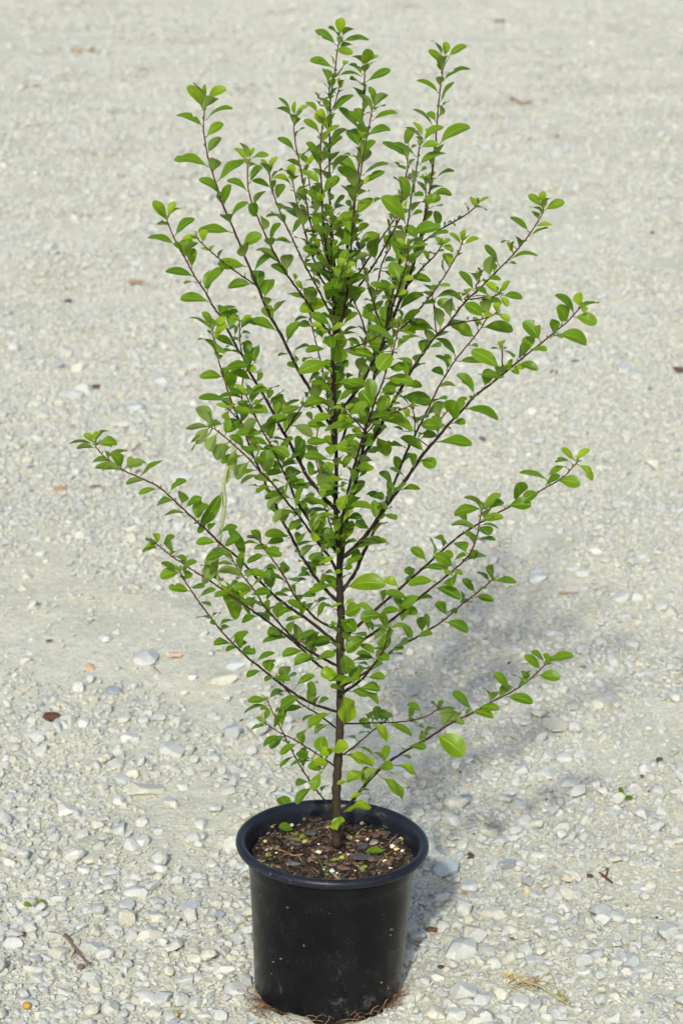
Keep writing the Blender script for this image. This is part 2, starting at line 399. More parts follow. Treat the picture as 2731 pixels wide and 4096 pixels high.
STN=[ # tile x y w h colour label   (each one can be told from the rest in the photograph)
('R2',1080,915,170,140,WH,'pale heart-shaped stone with a dark notch on its left side'),
('R2',725,545,115,75,BL,'slate blue oval stone on the pale gravel left of the shrub'),
('R2',565,405,66,60,(.60,.42,.27),'small round orange-tan pebble above the slate blue stone'),
('R2',930,355,190,112,(.50,.515,.50),'wide pyramid-shaped pale grey stone level with the lowest left branches'),
('R2',890,1150,300,112,TN,'long flat tan slab of stone, longest one left of the pot'),
('R2',790,705,115,95,CR,'blocky cream stone with a shaded right face below the slate blue stone'),
('R2',430,745,112,95,CR,'rounded cream stone just right of the dark brown clump of debris'),
('R2',520,752,92,92,WH,'pale stone touching the right side of the rounded cream stone'),
('R2',228,825,125,72,WH,'flat white stone below the dark brown clump of debris'),
('R2',805,840,152,85,WH,'flat oval white stone left of the heart-shaped stone'),
('R2',1390,480,210,110,TN,'half buried dusty dome of stone below the lowest left branches'),
('R2',1470,392,150,72,(.54,.57,.58),'bluish white flat stone behind the lowest left branches'),
('R2',265,645,40,30,BL,'tiny blue-grey pebble above the dark brown clump of debris'),
('R3',75,862,135,92,WH,'large white stone at the left edge of the picture, level with the pot'),
('R3',880,228,122,110,WH,'triangular white stone left of the pot rim'),
('R3',1220,202,122,92,WH,'six-sided white stone closest to the left of the pot rim'),
('R3',985,385,140,100,WH,'wedge-shaped white stone left of the pot, under the triangular one'),
('R3',620,645,122,150,TN,'upright grey-tan stone with a sharp ridge, left of the pot wall'),
('R3',795,620,132,142,WH,'tall squarish white stone right beside the sharp-ridged stone'),
('R3',865,530,165,125,WH,'broad white stone leaning over the tall squarish one'),
('R3',975,610,122,100,GR,'pale grey block wedged right of the tall squarish stone'),
('R3',985,705,142,92,CR,'smooth cream stone below the pale grey block'),
('R3',1200,640,132,84,(.50,.54,.56),'blue-grey rough stone between the cream stones and the pot wall'),
('R3',935,815,172,122,CR,'large sloping cream stone left of the lower pot wall'),
('R3',1390,1042,185,105,WH,'long angular white stone near the root fringe left of the pot'),
('R3',1165,1105,135,105,WH,'pointed white stone with a flat top, bottom left of the pot'),
('R3',1470,1172,165,135,GR,'big grey-white stone at the lower left foot of the pot'),
('R3',920,1210,145,130,WH,'large round-cornered white stone near the bottom edge left of the pot'),
('R3',185,1250,122,74,GR,'flat grey stone above the mustard yellow ball'),
('R3',452,1120,56,48,(.64,.59,.42),'small pale yellow cube of stone below the brown stick'),
('R3',270,1132,110,52,(.52,.50,.52),'flat mauve-grey stone lying left of the pale yellow cube'),
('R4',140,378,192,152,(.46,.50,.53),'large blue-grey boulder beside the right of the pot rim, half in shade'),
('R4',265,480,132,112,GR,'pointed grey stone just below the blue-grey boulder'),
('R4',222,872,215,225,WH,'biggest stone of all, a white upright wedge right of the pot'),
('R4',415,652,190,112,CR,'broad flat cream stone above the biggest white wedge'),
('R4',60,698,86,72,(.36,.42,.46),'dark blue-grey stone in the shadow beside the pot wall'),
('R4',270,698,100,80,(.62,.60,.47),'yellowish white stone left of the broad flat cream stone'),
('R4',805,556,112,102,WH,'bright white angular stone alone right of centre, level with the pot wall'),
('R4',620,900,112,122,WH,'egg-shaped white stone right of the biggest white wedge'),
('R4',235,1150,165,140,WH,'white stone with a folded ridge near the bottom edge right of the pot'),
('R4',575,1202,125,125,WH,'round white stone touching the yellow dried weed'),
('R4',300,1312,112,112,CR,'cream block at the bottom edge right of the pot'),
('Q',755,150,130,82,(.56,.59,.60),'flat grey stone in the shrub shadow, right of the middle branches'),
('Q',1445,287,92,62,WH,'small white stone alone on bare dust near the right edge'),
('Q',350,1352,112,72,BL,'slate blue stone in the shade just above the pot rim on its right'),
('Q',945,1268,145,84,WH,'long white stone on the dust below the lowest right branch tip'),
('Q',808,1228,115,92,WH,'white stone touching the left end of the long white one'),
('Q',860,962,145,105,TN,'dusty dome of stone half buried under the lowest right branch'),
('G',395,905,205,150,(.52,.55,.56),'large flat grey slab half hidden behind the lowest right leaves'),
('W1',1120,515,150,95,(.55,.58,.59),'pale blue wedge-shaped stone right of the middle right branches'),
('W2',1065,1200,150,112,(.55,.58,.59),'pale stone with a blue side, left of the middle left branches'),
('W2',1130,1150,60,60,BL,'small blue stone leaning on the pale stone left of the middle branches'),
('W2',1420,1745,205,125,(.60,.615,.60),'big pale flat stone behind the long left branch'),
]
for i,(t,x,y,ww,hh,c,lab) in enumerate(STN):
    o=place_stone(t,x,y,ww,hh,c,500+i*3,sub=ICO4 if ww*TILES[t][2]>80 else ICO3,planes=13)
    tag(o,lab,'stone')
MORE=[('R2',905,965,90,90),('R2',1345,960,120,72),('R2',740,1010,130,92),('R2',765,1090,120,92),('R2',420,1270,152,112),('R2',90,895,90,70),('R2',1210,465,80,60),
('R2',660,245,100,70),('R2',160,385,80,60),('R2',1060,1230,100,70),('R2',740,1215,90,100),('R2',1290,1060,80,70),('R2',1150,1140,90,60),('R2',900,1350,100,80),('R2',1430,1165,110,80),
('R3',750,140,112,112),('R3',1250,120,100,98),('R3',345,265,82,90),('R3',395,490,82,82),('R3',525,395,82,82),('R3',1320,355,100,82),('R3',1420,620,112,72),('R3',150,705,100,70),
('R3',370,920,140,92),('R3',1130,805,100,82),('R3',1065,1345,112,100),('R3',970,1310,100,82),('R3',1190,1240,82,92),('R3',715,790,110,80),('R3',1060,570,80,90),('R3',450,1290,90,70),
('R3',400,1210,90,60),('R3',1230,975,110,80),('R3',1240,1090,80,70),('R3',1380,1340,110,90),('R3',60,1150,90,60),('R3',820,480,90,60),('R3',590,510,80,60),('R3',650,75,90,60),
('R3',1000,155,90,60),('R3',345,190,90,70),('R3',290,1030,80,50),('R3',1240,450,110,80),('R3',1270,1330,100,60),('R3',60,440,60,60),('R3',700,420,100,70),('R3',350,1290,80,70),
('R4',460,465,102,92),('R4',425,978,112,100),('R4',345,1188,112,122),('R4',460,1160,112,100),('R4',675,1225,82,82),('R4',255,1215,120,70),('R4',50,1272,132,112),('R4',180,1292,132,112),
('R4',765,702,92,92),('R4',515,778,100,82),('R4',862,852,92,80),('R4',1010,737,82,70),('R4',1150,1168,104,100),('R4',435,360,80,80),('R4',690,310,110,50),('R4',940,520,60,110),
('R4',1190,332,112,58),('R4',1300,502,112,50),('R4',1000,800,100,70),('R4',790,1090,90,70),('R4',950,1030,130,70),('R4',1110,885,80,60),('R4',640,940,70,60),('R4',60,1060,120,90),('R4',720,850,90,80),
('R4',660,1345,90,60),('R4',735,1305,80,60),('R4',880,1310,90,40),('R4',1310,1010,100,60),('R4',1430,870,80,60),('R4',1250,700,80,80),('R4',350,575,90,60),('R4',500,365,80,60),('R4',225,245,80,80),
('Q',640,515,72,52),('Q',910,1135,112,62),('Q',945,862,92,72),('Q',275,495,60,50),('Q',210,1455,60,60),('Q',470,1010,90,80),('Q',650,1365,70,60),('Q',960,105,110,50),('Q',380,430,70,60),('Q',830,420,80,60),
('W1',500,830,120,70),('W1',1110,1540,130,60),('W1',980,1750,110,50),('W1',450,2060,120,70),('W1',760,2010,120,50),('W2',1260,1000,150,110),('W2',590,1110,150,80),('W2',340,1280,130,82),('W2',160,850,130,60),
('W2',290,1770,100,60),('W2',1210,1560,120,70),('W2',600,1690,90,100),('W2',100,620,110,60),('W2',1060,570,100,90),('W3',440,830,90,60),('W3',200,220,120,60),('W3',1030,480,110,60),('W4',545,415,110,100),('W4',90,1080,150,60),
('W4',350,1235,120,60),('W4',1350,980,150,90),('W4',820,915,100,40),('R2',330,610,80,60),('R2',820,1180,80,50)]
for i,(t,x,y,ww,hh) in enumerate(MORE):
    c=[WH,WH,CR,GR,WH,TN][i%6]; kk=rnd.uniform(.92,1.05); c=tuple(q*kk for q in c)
    o=place_stone(t,x,y,ww,hh,c,900+i*3)
    tag(o,'pale limestone piece lying loose on the finer gravel, one of many alike','stone','pale pieces of limestone scattered over the gravel')
build_gravel()

# ---------------------------------------------------------------- pot
TILT=R(1.8); POT=(0,0,-.002); H=.216
pot=empty('plant_pot',POT); pot.rotation_euler=(0,TILT,0)
tag(pot,'round black plastic nursery pot with a rolled rim, dusty wall, holding the leafy shrub','plant pot')
def notch(j,a,z):
    if j>2: return z
    d=math.degrees(a)%360; k=0
    for c,wd,hh in ((246,13,.0085),(288,4,.003),(330,10,.007),(30,12,.008),(90,12,.008),(150,12,.008),(200,9,.006)):
        e=abs((d-c+180)%360-180)
        k=max(k,hh*max(0,min(1,(wd-e)/3.0)))
    return z+k
mb=MB()
prof=[(.0925,.003),(.0955,.000),(.0962,.002),(.0966,.012),(.0985,.05),(.1022,.11),(.1058,.16),(.1072,.178),(.1077,.1795),(.1083,.181),(.1100,.199),(.1108,.2045)]
lathe(mb,prof,144,notch)
mb.build('wall',M_POT,pot)
mb=MB(); lathe(mb,[(.1095,.2050),(.1072,.190),(.1045,.165),(.1010,.13),(.0,.128)],96); mb.build('inner_wall',M_RIM,pot)
mb=MB(); prof=[(.1108,.2040),(.1165,.2035),(.1212,.2045),(.1240,.2070),(.1251,.2105),(.1245,.2140),(.1222,.2163),(.1188,.2170),(.1155,.2160),(.1130,.2135),(.1112,.2090),(.1098,.2040),(.1090,.198)]
lathe(mb,prof,144); mb.build('rim',M_RIM,pot)
for k in range(9):        # crumbs of mud stuck to the wall
    a=R(rnd.uniform(215,325)); z=rnd.uniform(.02,.17); rr=.0963+(.1075-.0963)*z/.18
    v=stone_shape(40+k,ICO2,8,.7)*rnd.uniform(.0012,.0034)
    v=v*np.array([rnd.uniform(.6,1.3),.6,rnd.uniform(.6,1.3)])+np.array([rr*math.cos(a),rr*math.sin(a),z]); mb=MB(); mb.add(v.tolist(),ICO2[1],rnd.choice([(.12,.065,.04),(.17,.10,.065),(.08,.055,.04)]))
    mb.build('mud_crumb',M_CHIP,pot,smooth=False)

tm=math.tan(TILT)
def soilz(x,y): return .190+POT[2]+.006*float(vnoise(x*40+5,y*40+5,11)-.5)+.004*max(0,1-math.hypot(x-.008,y)/.05)-x*tm
# soil surface with its bark and grit: nobody could count it
mb=MB(); n=44; vs=[];fs=[]; ring=24
vs.append((.007,0,soilz(0,0)))
for i in range(1,ring+1):
    r=.1068*i/ring
    for k in range(96):
        a=2*math.pi*k/96; x=.007+r*math.cos(a); y=r*math.sin(a)
        vs.append((x,y,soilz(x,y)-(.002 if i==ring else 0)))
for k in range(96): fs.append((0,1+k,1+(k+1)%96))
for i in range(ring-1):
    for k in range(96):
        a=1+i*96+k; b=1+i*96+(k+1)%96; fs.append((a,a+96,b+96,b))
mb.add(vs,fs,(.045,.030,.020))
BK=[(.040,.025,.017),(.06,.036,.024),(.085,.050,.032),(.022,.015,.012),(.15,.095,.055),(.075,.066,.058),(.045,.040,.036),(.24,.18,.11),(.028,.020,.015)]
for k in range(1700):
    r=.1045*math.sqrt(rnd.random()); a=rnd.uniform(0,6.283); x=.007+r*math.cos(a); y=r*math.sin(a)
    if k%4==0: l,ww,tt=rnd.uniform(.005,.011),rnd.uniform(.0025,.005),rnd.uniform(.001,.0022)
    elif k%5==1: l,ww,tt=rnd.uniform(.006,.013),rnd.uniform(.0006,.0011),.0007
    else: l,ww,tt=rnd.uniform(.0014,.0045),rnd.uniform(.001,.003),rnd.uniform(.0007,.0018)
    v=stone_shape(k%37,ICO2,8,1.0); v/=np.abs(v).max(0); v=v*np.array([l,ww,tt])
    ya,pi_=rnd.uniform(0,6.283),rnd.gauss(0,.3); cy,sy_=math.cos(ya),math.sin(ya); cpp,spp=math.cos(pi_),math.sin(pi_)
    v=np.stack([v[:,0]*cpp+v[:,2]*spp,v[:,1],-v[:,0]*spp+v[:,2]*cpp],-1)
    v=np.stack([v[:,0]*cy-v[:,1]*sy_,v[:,0]*sy_+v[:,1]*cy,v[:,2]],-1)
    if math.hypot(x-.007,y)+l>.1085: continue
    c=rnd.choice(BK); kk=rnd.uniform(.8,1.6); c=tuple(q*kk for q in c)
    if k%29==0: c=(.20,.24,.04)
    mb.add((v+np.array([x,y,soilz(x,y)+tt*.5+rnd.uniform(0,.0016)])).tolist(),ICO2[1],c)
o=mb.build('potting_mix',M_SOIL,None,smooth=False); tag(o,kind='stuff')

def on_soil(t,x,y):
    sx,sy=S(t,x,y); p=on_ground(sx,sy,.190)
    return p.x,p.y,soilz(p.x,p.y)
PEB=[('P',1125,440,40,(.72,.68,.50)),('P',1155,460,40,(.66,.52,.28)),('P',1085,540,38,(.68,.66,.42)),('P',1025,305,38,(.70,.67,.55)),('P',935,315,28,(.62,.55,.30)),('P',1190,470,26,(.74,.72,.62)),
('P',1130,290,26,(.70,.66,.45)),('P',665,498,40,(.72,.70,.48)),('P',970,408,20,(.78,.77,.70)),('P',925,495,18,(.76,.75,.66)),('P',908,418,24,(.66,.60,.30)),('P',750,610,36,(.66,.66,.63)),('P',780,622,20,(.70,.66,.42)),
('P',495,322,30,(.66,.60,.45)),('P',645,240,40,(.60,.57,.48)),('P',640,255,26,(.64,.38,.10)),('P',330,435,26,(.62,.48,.26)),('P',340,478,22,(.60,.54,.42)),('P',580,437,40,(.50,.33,.14)),('P',800,505,18,(.70,.69,.6)),
('P',850,515,20,(.62,.62,.3)),('P',930,270,70,(.50,.47,.40)),('P',1115,580,26,(.70,.69,.6)),('P',1260,400,30,(.55,.5,.3)),('P',1180,395,26,(.68,.62,.35)),('P',810,540,36,(.40,.40,.08)),('P',700,600,18,(.7,.68,.5)),
('P',735,270,30,(.60,.52,.38)),('P',860,400,44,(.42,.33,.18)),('P',1010,240,30,(.50,.46,.25)),('P',400,495,16,(.7,.68,.55)),('P',895,605,14,(.75,.73,.6)),('P',665,455,16,(.74,.72,.6))]
for i,(t,x,y,d,c) in enumerate(PEB):
    X_,Y_,Z_=on_soil(t,x,y); r_=d*.638*.3226e-3*.5
    v=stone_shape(1500+i,ICO3,9,.8,.07,.55,.9)*r_*1.05; mb=MB(); mb.add(v.tolist(),ICO3[1],c)
    o=mb.build('pebble',M_STONE,None,smooth=True); o.location=(X_,Y_,Z_+r_*.55+.0024)
    if i==11: tag(o,'small white-grey square stone on the potting mix near the front rim','pebble')
    elif i==21: tag(o,'widest pale stone on the potting mix, just right of the trunk','pebble')
    elif i==15: tag(o,'bright orange bead of fertiliser on the potting mix left of the trunk','pebble')
    else: tag(o,'pale grit pebble lying on the potting mix, one of many alike','pebble','pale grit pebbles on the potting mix')
CHP=[('P',1115,330,110,50,(.105,.095,.09),'long grey-brown bark chip near the back right of the potting mix'),
('P',915,520,120,60,(.085,.085,.085),'dark grey bark chip in the middle of the potting mix, tilted down right'),
('P',935,450,75,50,(.075,.072,.085),'dark slate-coloured chip right of the trunk foot'),
('P',1010,428,60,45,(.30,.30,.28),'light grey crumbly chip right of the slate-coloured one'),
('P',620,380,90,50,(.10,.10,.095),'grey bark chip left of the trunk foot'),
('P',510,568,90,36,(.12,.12,.12),'flat grey chip against the front left of the rim'),
('P',1020,385,60,50,(.15,.09,.075),'squarish reddish brown bark chip on the right of the mix'),
('P',1085,385,40,60,(.075,.065,.07),'upright dark chip beside the reddish brown one'),
('P',1000,528,70,45,(.17,.105,.085),'mauve-brown chip below the fallen green leaf on the right'),
('P',820,600,100,36,(.16,.085,.06),'long reddish bark strip at the very front of the mix'),
('P',510,415,110,40,(.13,.10,.05),'olive-brown flat bark piece left of the trunk'),
('P',855,250,90,60,(.02,.02,.022),'black stone-like chip behind the trunk on the right'),
('P',640,300,110,50,(.075,.045,.035),'dark brown bark slab behind the trunk on the left'),
('P',715,500,34,26,(.16,.13,.11),'small grey-brown chip in front of the trunk foot')]
for i,(t,x,y,ww,hh,c,lab) in enumerate(CHP):
    X_,Y_,Z_=on_soil(t,x,y); k=.638*.3226e-3; v=stone_shape(1600+i,ICO3,10,1.0); v/=np.abs(v).max(0)
    v=v*np.array([ww*k*.5,hh*k*.5/.62,.0022]); a=rnd.uniform(-.5,.1); cc,ss=math.cos(a),math.sin(a)
    v=np.stack([v[:,0]*cc-v[:,1]*ss,v[:,0]*ss+v[:,1]*cc,v[:,2]+v[:,0]*rnd.uniform(-.2,.2)],-1)
    mb=MB(); mb.add(v.tolist(),ICO3[1],c); o=mb.build('bark_chip',M_CHIP,None,smooth=False); o.location=(X_,Y_,Z_+.0056); tag(o,lab,'bark chip')

# twigs on the potting mix and litter on the ground
def stick(name,pts,r,c,lab,cat='twig',soil=False,lift=0,ground=False,br=None):
    P3=[]
    for (t,x,y) in pts:
        sx,sy=S(t,x,y)
        if soil: p=on_ground(sx,sy,.190); P3.append(Vector((p.x,p.y,soilz(p.x,p.y)+lift)))
        else: p=on_ground(sx,sy); P3.append(Vector((p.x,p.y,float(gheight(p.x,p.y))+lift)))
    mb=MB(); Q=smooth(P3,6); mb.tube(Q,[r*(1-.5*i/len(Q))*rnd.uniform(.85,1.15) for i in range(len(Q))],6,c)
    if br:
        for a,b in br:
            q=Q[int(a*(len(Q)-1))]; mb.tube([q,q+Vector(b)*.5,q+Vector(b)],[r*.7,r*.6,r*.4],5,c)
    o=mb.build(name,M_ROOT,None); tag(o,lab,cat); return o
def smooth(P3,k=6):
    P3=[Vector(p) for p in P3]
    if len(P3)<3: return [P3[0].lerp(P3[-1],i/k) for i in range(k+1)]
    A=[P3[0]*2-P3[1]]+P3+[P3[-1]*2-P3[-2]]; out=[]
    for i in range(1,len(A)-2):
        for j in range(k):
            t=j/k; a,b,c,d=A[i-1],A[i],A[i+1],A[i+2]
            out.append(.5*((2*b)+(c-a)*t+(2*a-5*b+4*c-d)*t*t+(3*b-a-3*c+d)*t**3))
    out.append(A[-2]); return out

# ---------------------------------------------------------------- the shrub
# stems: name: parent, diameter in photo px at the base, depth of the tip (m, minus = towards the camera), points from tip to base
BR = [
('TR',None,38,0,'T4 700,1215 700,1300; T7 700,250 715,550 740,1050; U3 735,250 755,800 765,1250; U6 770,100 760,580 815,1180; U8 805,100 815,450 830,700 815,950 820,1380; F 1350,700 1345,870 1330,1100 1325,1230 1330,1400; P 775,330 778,440'),
('S2','TR',17,.03,'T2 805,400 780,520 740,850 700,1050 690,1300 675,1450; T4 683,100 680,650 690,1000; T7 745,300 755,700; U3 715,200 718,700 735,1250'),
('B1','TR',18,.02,'T1 700,370 690,560 705,680 735,850 790,1040 850,1220; T6 870,130 960,330 1060,570 1240,1000 1380,1330 1500,1540; U3 280,230 430,480 560,730 690,940 740,1030'),
('B2','TR',13,-.02,'T1 1150,930 1155,1150 1190,1320; T6 1240,270 1320,460 1460,740 1568,920; T7 290,660 370,770 480,930 620,1120 740,1280'),
('B3','TR',11,.05,'T1 1375,1010 1400,1180 1460,1350; T6 1490,250 1568,430; T7 210,0 280,150 370,340 470,520 545,660 640,850 735,1050'),
('B4','S2',11,.08,'T4 215,690 260,900 310,1120 380,1360; T7 430,120 490,290 570,500 630,600 745,820'),
('B5','S2',10,.10,'T2 235,1400 240,1530; T4 265,280 310,500 360,770 400,1000 430,1180 480,1350; T7 530,160 600,350 730,640'),
('B6','S2',8,.14,'T4 395,540 430,720 470,950 510,1110 570,1370; T7 600,90 650,300 740,520'),
('B7','S2',13,-.05,'T2 595,1400 580,1560; T4 575,150 570,400 575,650 590,850 595,1100 610,1250 630,1500; T7 670,300 700,450 745,700'),
('B8','S2',13,.07,'T2 1125,770 1120,900 1110,1100 1100,1300 1080,1540; T4 1075,200 1050,500 1035,720 990,950 960,1280 935,1420; T7 915,100 890,400 830,650 810,900 750,1230'),
('B9','TR',13,-.03,'T2 1215,1250 1180,1450; T4 1170,50 1130,250 1090,500 1060,680 1010,900 995,1050 965,1280 955,1500; T7 950,150 930,400 870,900 750,1330'),
('B12','TR',20,-.07,'T5 560,250 545,330 520,520 480,720 440,1000 410,1230 370,1430; T8 125,230 80,480 30,650 0,760; T7 1470,720 1420,920 1370,1250; U3 1280,120 1215,500 1150,850 1100,1250 1045,1450; U6 1000,300 940,500 870,850 840,1190'),
('B16','TR',18,-.17,'T8 120,870 110,960 80,1090 40,1240; U3 1480,30 1410,200 1350,400 1260,620 1180,870 1100,1100 1040,1300; U6 990,50 930,300 870,560 820,900 790,1300'),
('B11','TR',22,.06,'T3 850,540 820,760 795,980 780,1180 760,1450; T5 745,330 725,520 700,700 680,850 640,1080 620,1150 570,1400; T8 327,65 270,270 190,520 120,680 60,830; T7 1370,1230 1290,1380; U3 1190,220 1060,460 870,700 775,800'),
('B13','S2',12,.12,'T5 275,1140 180,1270 20,1510; T7 1190,240 1050,450 950,600 800,800 755,850'),
('B14','S2',12,.13,'T5 400,330 405,550 345,790 325,950 300,1180 150,1470; T7 1290,260 1200,400 1030,650 930,830 755,1060'),
('B14b','TR',12,.16,'T5 330,900 260,1250 200,1500; T7 1350,300 1300,500 1250,780 1190,1050 1120,1400; U3 1080,180 1050,350 980,620 930,860 840,1130 790,1230'),
('B10','B12',10,.04,'T4 1000,1190 1005,1300; T7 1050,120 1080,260 1150,520 1220,780 1270,950 1325,1095 1400,1210'),
('B10b','B12',12,.02,'T7 890,560 950,720 1020,870 1080,1010 1160,1260 1240,1420; U3 1260,250'),
('B15','B12',12,-.16,'T8 215,100 210,160 200,260 150,430 100,580 50,720 20,860; T7 1400,1100'),
('B17','B11',10,.02,'T8 575,60 560,90 490,190 400,280 320,365 190,520'),
('B18','B11',9,.12,'T5 1260,1000 1250,1030 1130,1130 960,1230 800,1320 690,1400 560,1490'),
('B19','B12',12,.04,'T5 1100,1440; T8 765,80 750,130 700,220 620,360 520,510 420,640 330,750 220,880 120,970 0,1090; T7 1360,1340; U3 1240,310'),
('B20','S2',8,-.05,'T7 1350,1200 1200,1290 1000,1370 870,1415 760,1470'),
('B21','B12',18,.03,'U1 710,340 705,390 650,490 550,640 430,790 330,900 220,1010 130,1100 0,1230; T8 860,620 760,730 620,920 500,1030 400,1170 300,1310 150,1560; U4 150,610 0,890; U3 1350,900 1220,1150 1110,1330; U6 1020,150'),
('B23','TR',17,.09,'T8 1040,840 920,1020 820,1140 700,1290 600,1450; U4 660,390 560,600 430,860 330,1060 240,1290 130,1560; U6 1450,320 1390,500 1330,640 1260,800 1190,980 1100,1150 1010,1370 900,1530; U8 820,400'),
('B24','TR',22,-.04,'U1 1110,1370 1010,1480 930,1560; U4 1568,60 1420,180 1200,360 1040,480 920,620 780,760 640,930 500,1090 330,1340 160,1568; U6 1400,530 1330,640 1150,900 950,1110 830,1200'),
('B22a','B21',7,-.01,'T8 1130,795 1000,850 880,870 750,890 620,925'),
('B22b','B21',7,.0,'T8 1175,580 1110,615 980,630 870,645'),
('B25','TR',15,.03,'E 1450,190 1370,275 1250,345 1150,400 1040,455 860,560 760,640 640,750 520,855 400,960 290,1060; U8 830,960'),
('B26','TR',15,-.08,'E 957,435 945,460 920,590 880,680 800,760 700,840 600,920 490,1010 350,1110; U8 830,1120'),
('B27','TR',13,.05,'E 1005,808 920,880 830,950 750,1020 650,1085 560,1135; G 400,275 250,400 85,500'),
('B28','TR',15,-.13,'G 370,158 365,175 330,290 260,390 200,460 80,545'),
('B29','TR',15,-.02,'G 1258,365 1190,430 1130,480 1050,530 950,580 850,640 720,700 600,780 460,860 340,940 240,1040 150,1150 75,1225'),
('B30','TR',8,.04,'G 645,622 560,670 430,695 300,700 85,707'),
('B31','TR',7,.06,'G 350,683 260,755 160,840 75,900'),
('B32','TR',16,.02,'D 240,235 245,250 300,310 390,370 480,410 570,455 650,525 740,610 830,690 900,760 990,830 1080,930 1170,1020 1260,1090 1350,1150; U8 760,1000 815,1030'),
('B34','TR',14,-.04,'U7 970,430 1020,540 1110,670 1240,840 1320,970 1450,1120; U8 0,700 150,870 330,1040 520,1160 810,1310'),
('B35','TR',13,.06,'U7 195,325 300,410 390,480 500,550 620,630 740,700 850,780 980,870 1110,960 1250,1060 1430,1190; U8 147,920 330,1080 480,1230 600,1330 810,1490'),
('B36','TR',13,-.03,'U7 440,605 480,690 560,810 640,930 700,1010 790,1130 870,1230 960,1330 1070,1440 1200,1560; F 820,400 930,490 1010,550 1100,610 1200,660 1345,705'),
('B37','TR',13,.01,'U7 1270,285 1340,400 1440,530 1520,650; U8 130,200 200,340 300,490 420,610 520,710 680,800 810,850'),
('B39','TR',16,-.02,'U2 470,360 490,500 530,700 600,930 680,1190 790,1470; U5 900,480 960,650 1040,830 1150,1080 1260,1310 1370,1560; U6 170,860 270,1060 340,1190 430,1320; U8 460,130 570,260 680,390 800,500'),
('B40','TR',19,.03,'T6 310,335 320,370 350,450 430,620 510,760 600,930 710,1090 790,1240; U2 580,220 690,430 800,640 850,700 920,870 1010,1030 1110,1190 1240,1430; U5 1320,340 1410,490 1500,650; U3 230,1260 330,1440; U6 400,170 530,330 640,470 790,620'),
('B41','B1',7,-.03,'T6 610,515 660,570 780,680 850,740 950,820 1100,930 1230,1015'),
('B42','B40',6,-.02,'U2 815,270 810,400 820,560 845,680'),
('B43','TR',14,-.13,'U2 895,1190 910,1230 960,1350 1010,1480; U5 990,170 1100,390 1180,530 1270,700 1350,880 1440,1060 1500,1220; U6 313,556 470,790 560,920 650,1010 790,1110'),
('B44','TR',14,-.20,'U5 435,325 560,410 690,520 800,620 930,740 1060,890 1150,970 1250,1080 1340,1200 1470,1360; U6 220,570 350,740 440,870 580,1060 690,1200 790,1400'),
('B45','B40',9,-.02,'U3 350,680 200,920 120,1050'),
('B46','TR',8,.07,'T7 435,950 480,1180 520,1350 555,1490; U3 600,270 650,540 670,700 695,900 750,1060'),
('B47','TR',7,.09,'U3 535,990 520,1180 525,1400; U6 560,180 600,480 740,900'),
('B48','TR',8,.02,'F 888,622 930,710 970,790 1020,890 1060,970 1110,1060 1170,1150 1270,1280 1320,1330'),
('B49','TR',8,-.03,'F 880,775 960,825 1050,870 1150,930 1240,990 1340,1060'),
('B50','TR',9,.05,'F 960,510 1090,640 1200,710 1345,820'),
('B53','B21',6,.03,'T8 460,600 480,690 490,850 510,1005'),
('B54','B24',6,-.05,'T8 1190,1150 1195,1180 1200,1350'),
('B55','B23',6,.02,'U4 395,550 385,590 410,700 415,870'),
('B56','B16',8,-.10,'U4 380,575 200,650 0,730; U3 1350,840 1185,890'),
('B57','B24',5,.02,'U4 755,640 660,740 560,830 450,915'),
('B58','B16',8,-.14,'U3 870,770 930,820 1000,880 1115,1005'),
('B59','B16',7,-.06,'U3 1400,720 1380,770 1290,870 1200,980 1105,1090'),
('B60','B21',5,.0,'T8 815,585 850,600 800,640'),
('B61','B21',6,.05,'T8 960,400 955,450 920,510'),
('B62','TR',8,-.06,'T7 690,1140 680,1200 700,1270 740,1320'),
('B63','S2',9,-.09,'T7 850,350 835,430 760,700'),
('B64','B39',6,-.05,'U2 665,1360 700,1400 780,1480'),
('B65','B11',6,.05,'T5 625,690 635,850 620,1150'),
('B66','S2',5,.02,'T2 815,940 780,1070 740,1200 700,1290'),
('B67','S2',4,.0,'T2 685,920 680,1060 700,1150'),
('B68','S2',4,.03,'T2 870,680 800,790 745,860'),
]
